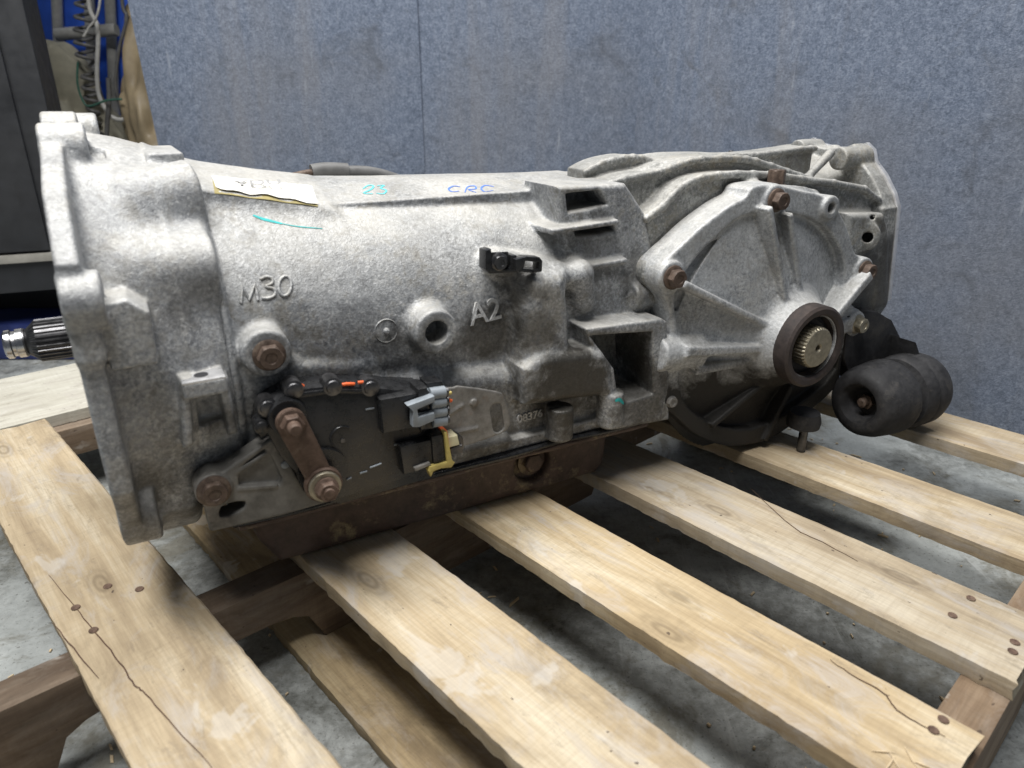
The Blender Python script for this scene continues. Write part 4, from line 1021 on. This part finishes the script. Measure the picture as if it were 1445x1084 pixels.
# ---- wiring clip on the case
h = cv.hit(703, 370); cp, cn = (h if h else (T(703, 370, y=-.14), np.array((0, -1, .3))))
cy = cp[1]-.012
clip = prism('wiring_clip', polyy([(684, 353), (692, 351), (694, 378), (716, 380), (720, 374), (720, 360), (728, 360), (728, 384), (690, 386), (684, 380)], cy), cy-.002, cy+.012, M['black'], GB, bev=.0008)
prism('clip_plate', polyy([(690, 356), (716, 355), (720, 384), (692, 386)], cy+.003), cy+.001, cy+.0035, M['black'], clip, bev=.0006)
prism('clip_loop', polyy([(724, 365), (740, 361), (758, 362), (762, 367), (761, 382), (750, 384), (748, 380), (756, 378), (757, 369), (738, 367), (735, 378), (748, 379), (748, 384), (726, 382)], cy-.003), cy-.008, cy+.004, M['black'], clip, bev=.0007)
q = T(704, 370, y=cy); bolt((q[0], cy+.0005, q[2]), (0, -1, 0), .0062, M['dsteel'], clip, hd=.004)
lathe('clip_stand', [(.010, 0), (.008, .016)], (q[0], cy+.018, q[2]), (0, -1, 0), M['cast'], clip, 20)

# ---- raised lettering and stampings
def conform(me, p, r, u, n, sx, lift, vol):
    r = r/np.linalg.norm(r); u = u/np.linalg.norm(u)
    for v in me.vertices:
        q = p+r*(v.co.x*sx)+u*v.co.y; w = .008; st = .0006
        pv = .05
        while w > -.010:
            cvv = vol.at(q+n*w)
            if cvv <= 0: w += st*(-cvv)/(pv-cvv+1e-9); break
            pv = cvv; w -= st
        v.co = Vector(q+n*(w+lift+max(v.co.z, 0)))
    me.update()
def emboss(txt, px, py, size, mat, name='raised_lettering', parent=None, tilt=0, ext=.0010, vol=None, sx=1.0, bold=.0003, lift=.0002):
    vol = vol or cv; h = vol.hit(px, py)
    if not h: return
    p, n = h; n = n/np.linalg.norm(n); r = np.array((1.0, 0, tilt)); r -= n*(r@n); upv = np.cross(n, r)
    me = text_mesh(txt, size, ext, bold); conform(me, p, r, upv, n, sx, lift, vol)
    return link(name, me, mat, parent or case)
def raised_stroke(px, r=.0015, sm=1):
    P = []
    for a, b in (smooth_poly(px, sm, False) if sm > 1 else px):
        h = cv.hit(a, b)
        if h: P.append(tuple(h[0]+h[1]*r*.25))
    tube('raised_lettering', P, r, M['cast'], case, 8)
raised_stroke([(340, 428), (341, 415), (342, 403), (347, 415), (351, 425), (356, 412), (360, 400), (362, 412), (364, 424)], .0014)
raised_stroke([(367, 395), (375, 391), (383, 393), (384, 400), (375, 405), (386, 408), (388, 416), (380, 421), (369, 421)], .0014, 4)
raised_stroke([(402+9*math.cos(t)+1.0*math.sin(t), 404-14*math.sin(t)) for t in np.linspace(0, 2*math.pi, 22)], .0014)
emboss('A2', 684, 441, .030, M['letter'], tilt=.08, sx=1.0, ext=.0022, bold=.0002)
emboss('08376', 747, 587, .0120, M['letter'], tilt=.05, sx=1.0, ext=.0016)
p = T(545, 467, y=cv.hit(545, 467)[0][1]); n = cv.hit(545, 467)[1]
u, v, d = basis(n); tube('cast_ring', [tuple(Vector(p)+u*(.0105*math.cos(a))+v*(.0105*math.sin(a))) for a in np.linspace(0, 2*math.pi, 28)], .0007, M['cast'], case, 6)
lathe('cast_pip', [(.0035, -.002), (.0025, .003), (.0015, .0036)], p, n, M['covr'], case, 14)
# pen and paint marks
def surf_line(pts, wd, mat, name='paint_mark', vol=cv):
    P = []; N = []
    for a, b in smooth_poly(pts, 4, False):
        h = vol.hit(a, b)
        if h: P.append(tuple(h[0])); N.append(tuple(h[1]))
    if len(P) > 2: ribbon(name, P, N, [wd*(.4+.6*math.sin(math.pi*(i+.7)/(len(P)+.4))) for i in range(len(P))], .00015, mat, case, .0003)
surf_line([(357, 304), (370, 309), (385, 313), (398, 316)], .0028, M['teal'])
surf_line([(398, 316), (420, 320), (455, 323)], .0010, M['teal'])
surf_line([(868, 566), (874, 564), (880, 570)], .004, M['teal'])
def pen(strokes, mat, wd=.0019):
    for s in strokes: surf_line(s, wd, mat, 'pen_mark')
pen([[(649, 264), (640, 263), (633, 267), (638, 271), (648, 270)], [(656, 272), (660, 264), (670, 263), (671, 267), (661, 268), (672, 272)], [(697, 264), (685, 262), (679, 266), (684, 271), (696, 269)]], M['ink'])
pen([[(512, 267), (520, 262), (527, 263), (523, 268), (513, 273), (526, 274)], [(532, 263), (542, 262), (537, 266), (545, 269), (541, 274), (531, 273)]], M['cyan'])

# ---- torn paper sticker on the ramp
def drape(name, TL, TR, BR, BL, lift, th, mat, nu=18, nv=6, rag=None):
    g = []; last = None
    for i in range(nu+1):
        row = []
        for k in range(nv+1):
            u = i/nu; v = k/nv; e = (rag(u) if rag else 0)*v
            a = (TL[0]*(1-u)+TR[0]*u)*(1-v)+(BL[0]*(1-u)+BR[0]*u)*v; b = (TL[1]*(1-u)+TR[1]*u)*(1-v)+(BL[1]*(1-u)+BR[1]*u)*v+e
            h = cv.hit(a, b); last = h if h else last
            row.append((h if h else last)[0])
        g.append(row)
    g = np.array(g)
    for _ in range(4):                                     # paper is stiffer than the casting
        q = g.copy(); q[1:-1, 1:-1] = (g[2:, 1:-1]+g[:-2, 1:-1]+g[1:-1, 2:]+g[1:-1, :-2])/4; g = q
    bm = bmesh.new(); n = np.array((0, -.25, 1.0)); n /= np.linalg.norm(n)
    V = [[bm.verts.new(tuple(g[i, k]+n*(lift+.0007*(k/nv)**3*abs(math.sin(i*.5))))) for k in range(nv+1)] for i in range(nu+1)]
    for i in range(nu):
        for k in range(nv): bm.faces.new((V[i][k], V[i+1][k], V[i+1][k+1], V[i][k+1]))
    r = bmesh.ops.extrude_face_region(bm, geom=bm.faces[:]); bmesh.ops.translate(bm, verts=[v for v in r['geom'] if isinstance(v, bmesh.types.BMVert)], vec=tuple(n*th))
    return link(name, fin(bm, name, 40), mat, case)
drape('torn_paper_edge', (300, 254), (441, 268), (449, 293), (303, 274), .0003, .0003, M['kraft'])
drape('paper_sticker', (299, 250), (440, 264), (449, 291), (305, 266), .0011, .0003, M['paper'], rag=lambda u: 3.0*math.sin(u*7)*(1-u)+1.2*math.sin(u*23))
hh = cv.hit(356, 264); n_ = np.array((0, -.25, 1.0)); n_ /= np.linalg.norm(n_)
rr_ = cv.hit(372, 265)[0]-cv.hit(320, 259)[0]; rr_ -= n_*(rr_@n_)
text('faded_print', 'BYDU', .0165, .0001, hh[0]+n_*.0038, rr_, np.cross(n_, rr_), M['greyink'], case, .0002, 1.15)

# ---- hose lying along the far top edge
tube('breather_hose', [tuple(T(a, b, y=.098)) for a, b in ((372, 262), (392, 254), (425, 246), (448, 242))], .0038, M['rustbolt'], GB, 12, 4)
tube('hose_sleeve', [tuple(T(a, b, y=.098)) for a, b in ((440, 243), (460, 240), (490, 241))], .0085, M['dhose'], GB, 14, 4)
tube('breather_hose', [tuple(T(a, b, y=.098)) for a, b in ((486, 242), (515, 242), (545, 248), (585, 262))], .0062, M['dhose'], GB, 12, 4)

# ---- rubber mount beside the differential
mq = T(1212, 557, y=-.205)
ap = [(1196, 447), (1216, 438), (1238, 440), (1258, 452), (1270, 476), (1279, 508), (1276, 545), (1240, 560), (1205, 548), (1190, 505)]
mb = prism('mount_bracket', polyy(ap, -.168), -.1690, -.150, M['rubber'], GB, bev=.002)
prism('bracket_web', polyy([(1268, 476), (1279, 508), (1276, 560), (1268, 560), (1266, 510)], -.180), -.205, -.165, M['rubber'], mb, bev=.001)
mr = lathe('rubber_mount', [(.001, .024), (.0190, .024), (.0225, .008), (.0265, .0015), (.0300, .0), (.0375, .0012), (.0430, .006), (.0470, .018), (.0490, .036), (.0500, .050), (.0500, .056), (.0485, .060), (.0400, .0615), (.0340, .064), (.0335, .072), (.0400, .0745), (.0465, .076), (.0490, .082), (.0500, .094), (.0484, .0965), (.0484, .0985), (.0500, .101), (.0500, .116), (.0460, .128), (.001, .130)], (mq[0], -.205, .0515), (1, 0, 0), M['rubber'], GB, 64, smooth=35)
lathe('mount_bolt', [(.010, .0), (.010, .006), (.0065, .0065), (.0062, .014), (.004, .0155)], (mq[0]+.0225, -.205, .0515), (-1, 0, 0), M['rustbolt'], mr, 24, {0, 1})
# drain stud and sump lug under the cover
q = T(1130, 634, z=.003)
lathe('drain_stud', [(.0055, 0), (.0055, .03), (.0045, .034)], (q[0], q[1], .002), (0, 0, 1), M['dsteel'], GB, 14)
lathe('sump_lug', [(.014, 0), (.020, .003), (.021, .010), (.018, .022)], (q[0]+.004, q[1]+.006, .030), (0, 0, 1), M['rubber'], GB, 26)
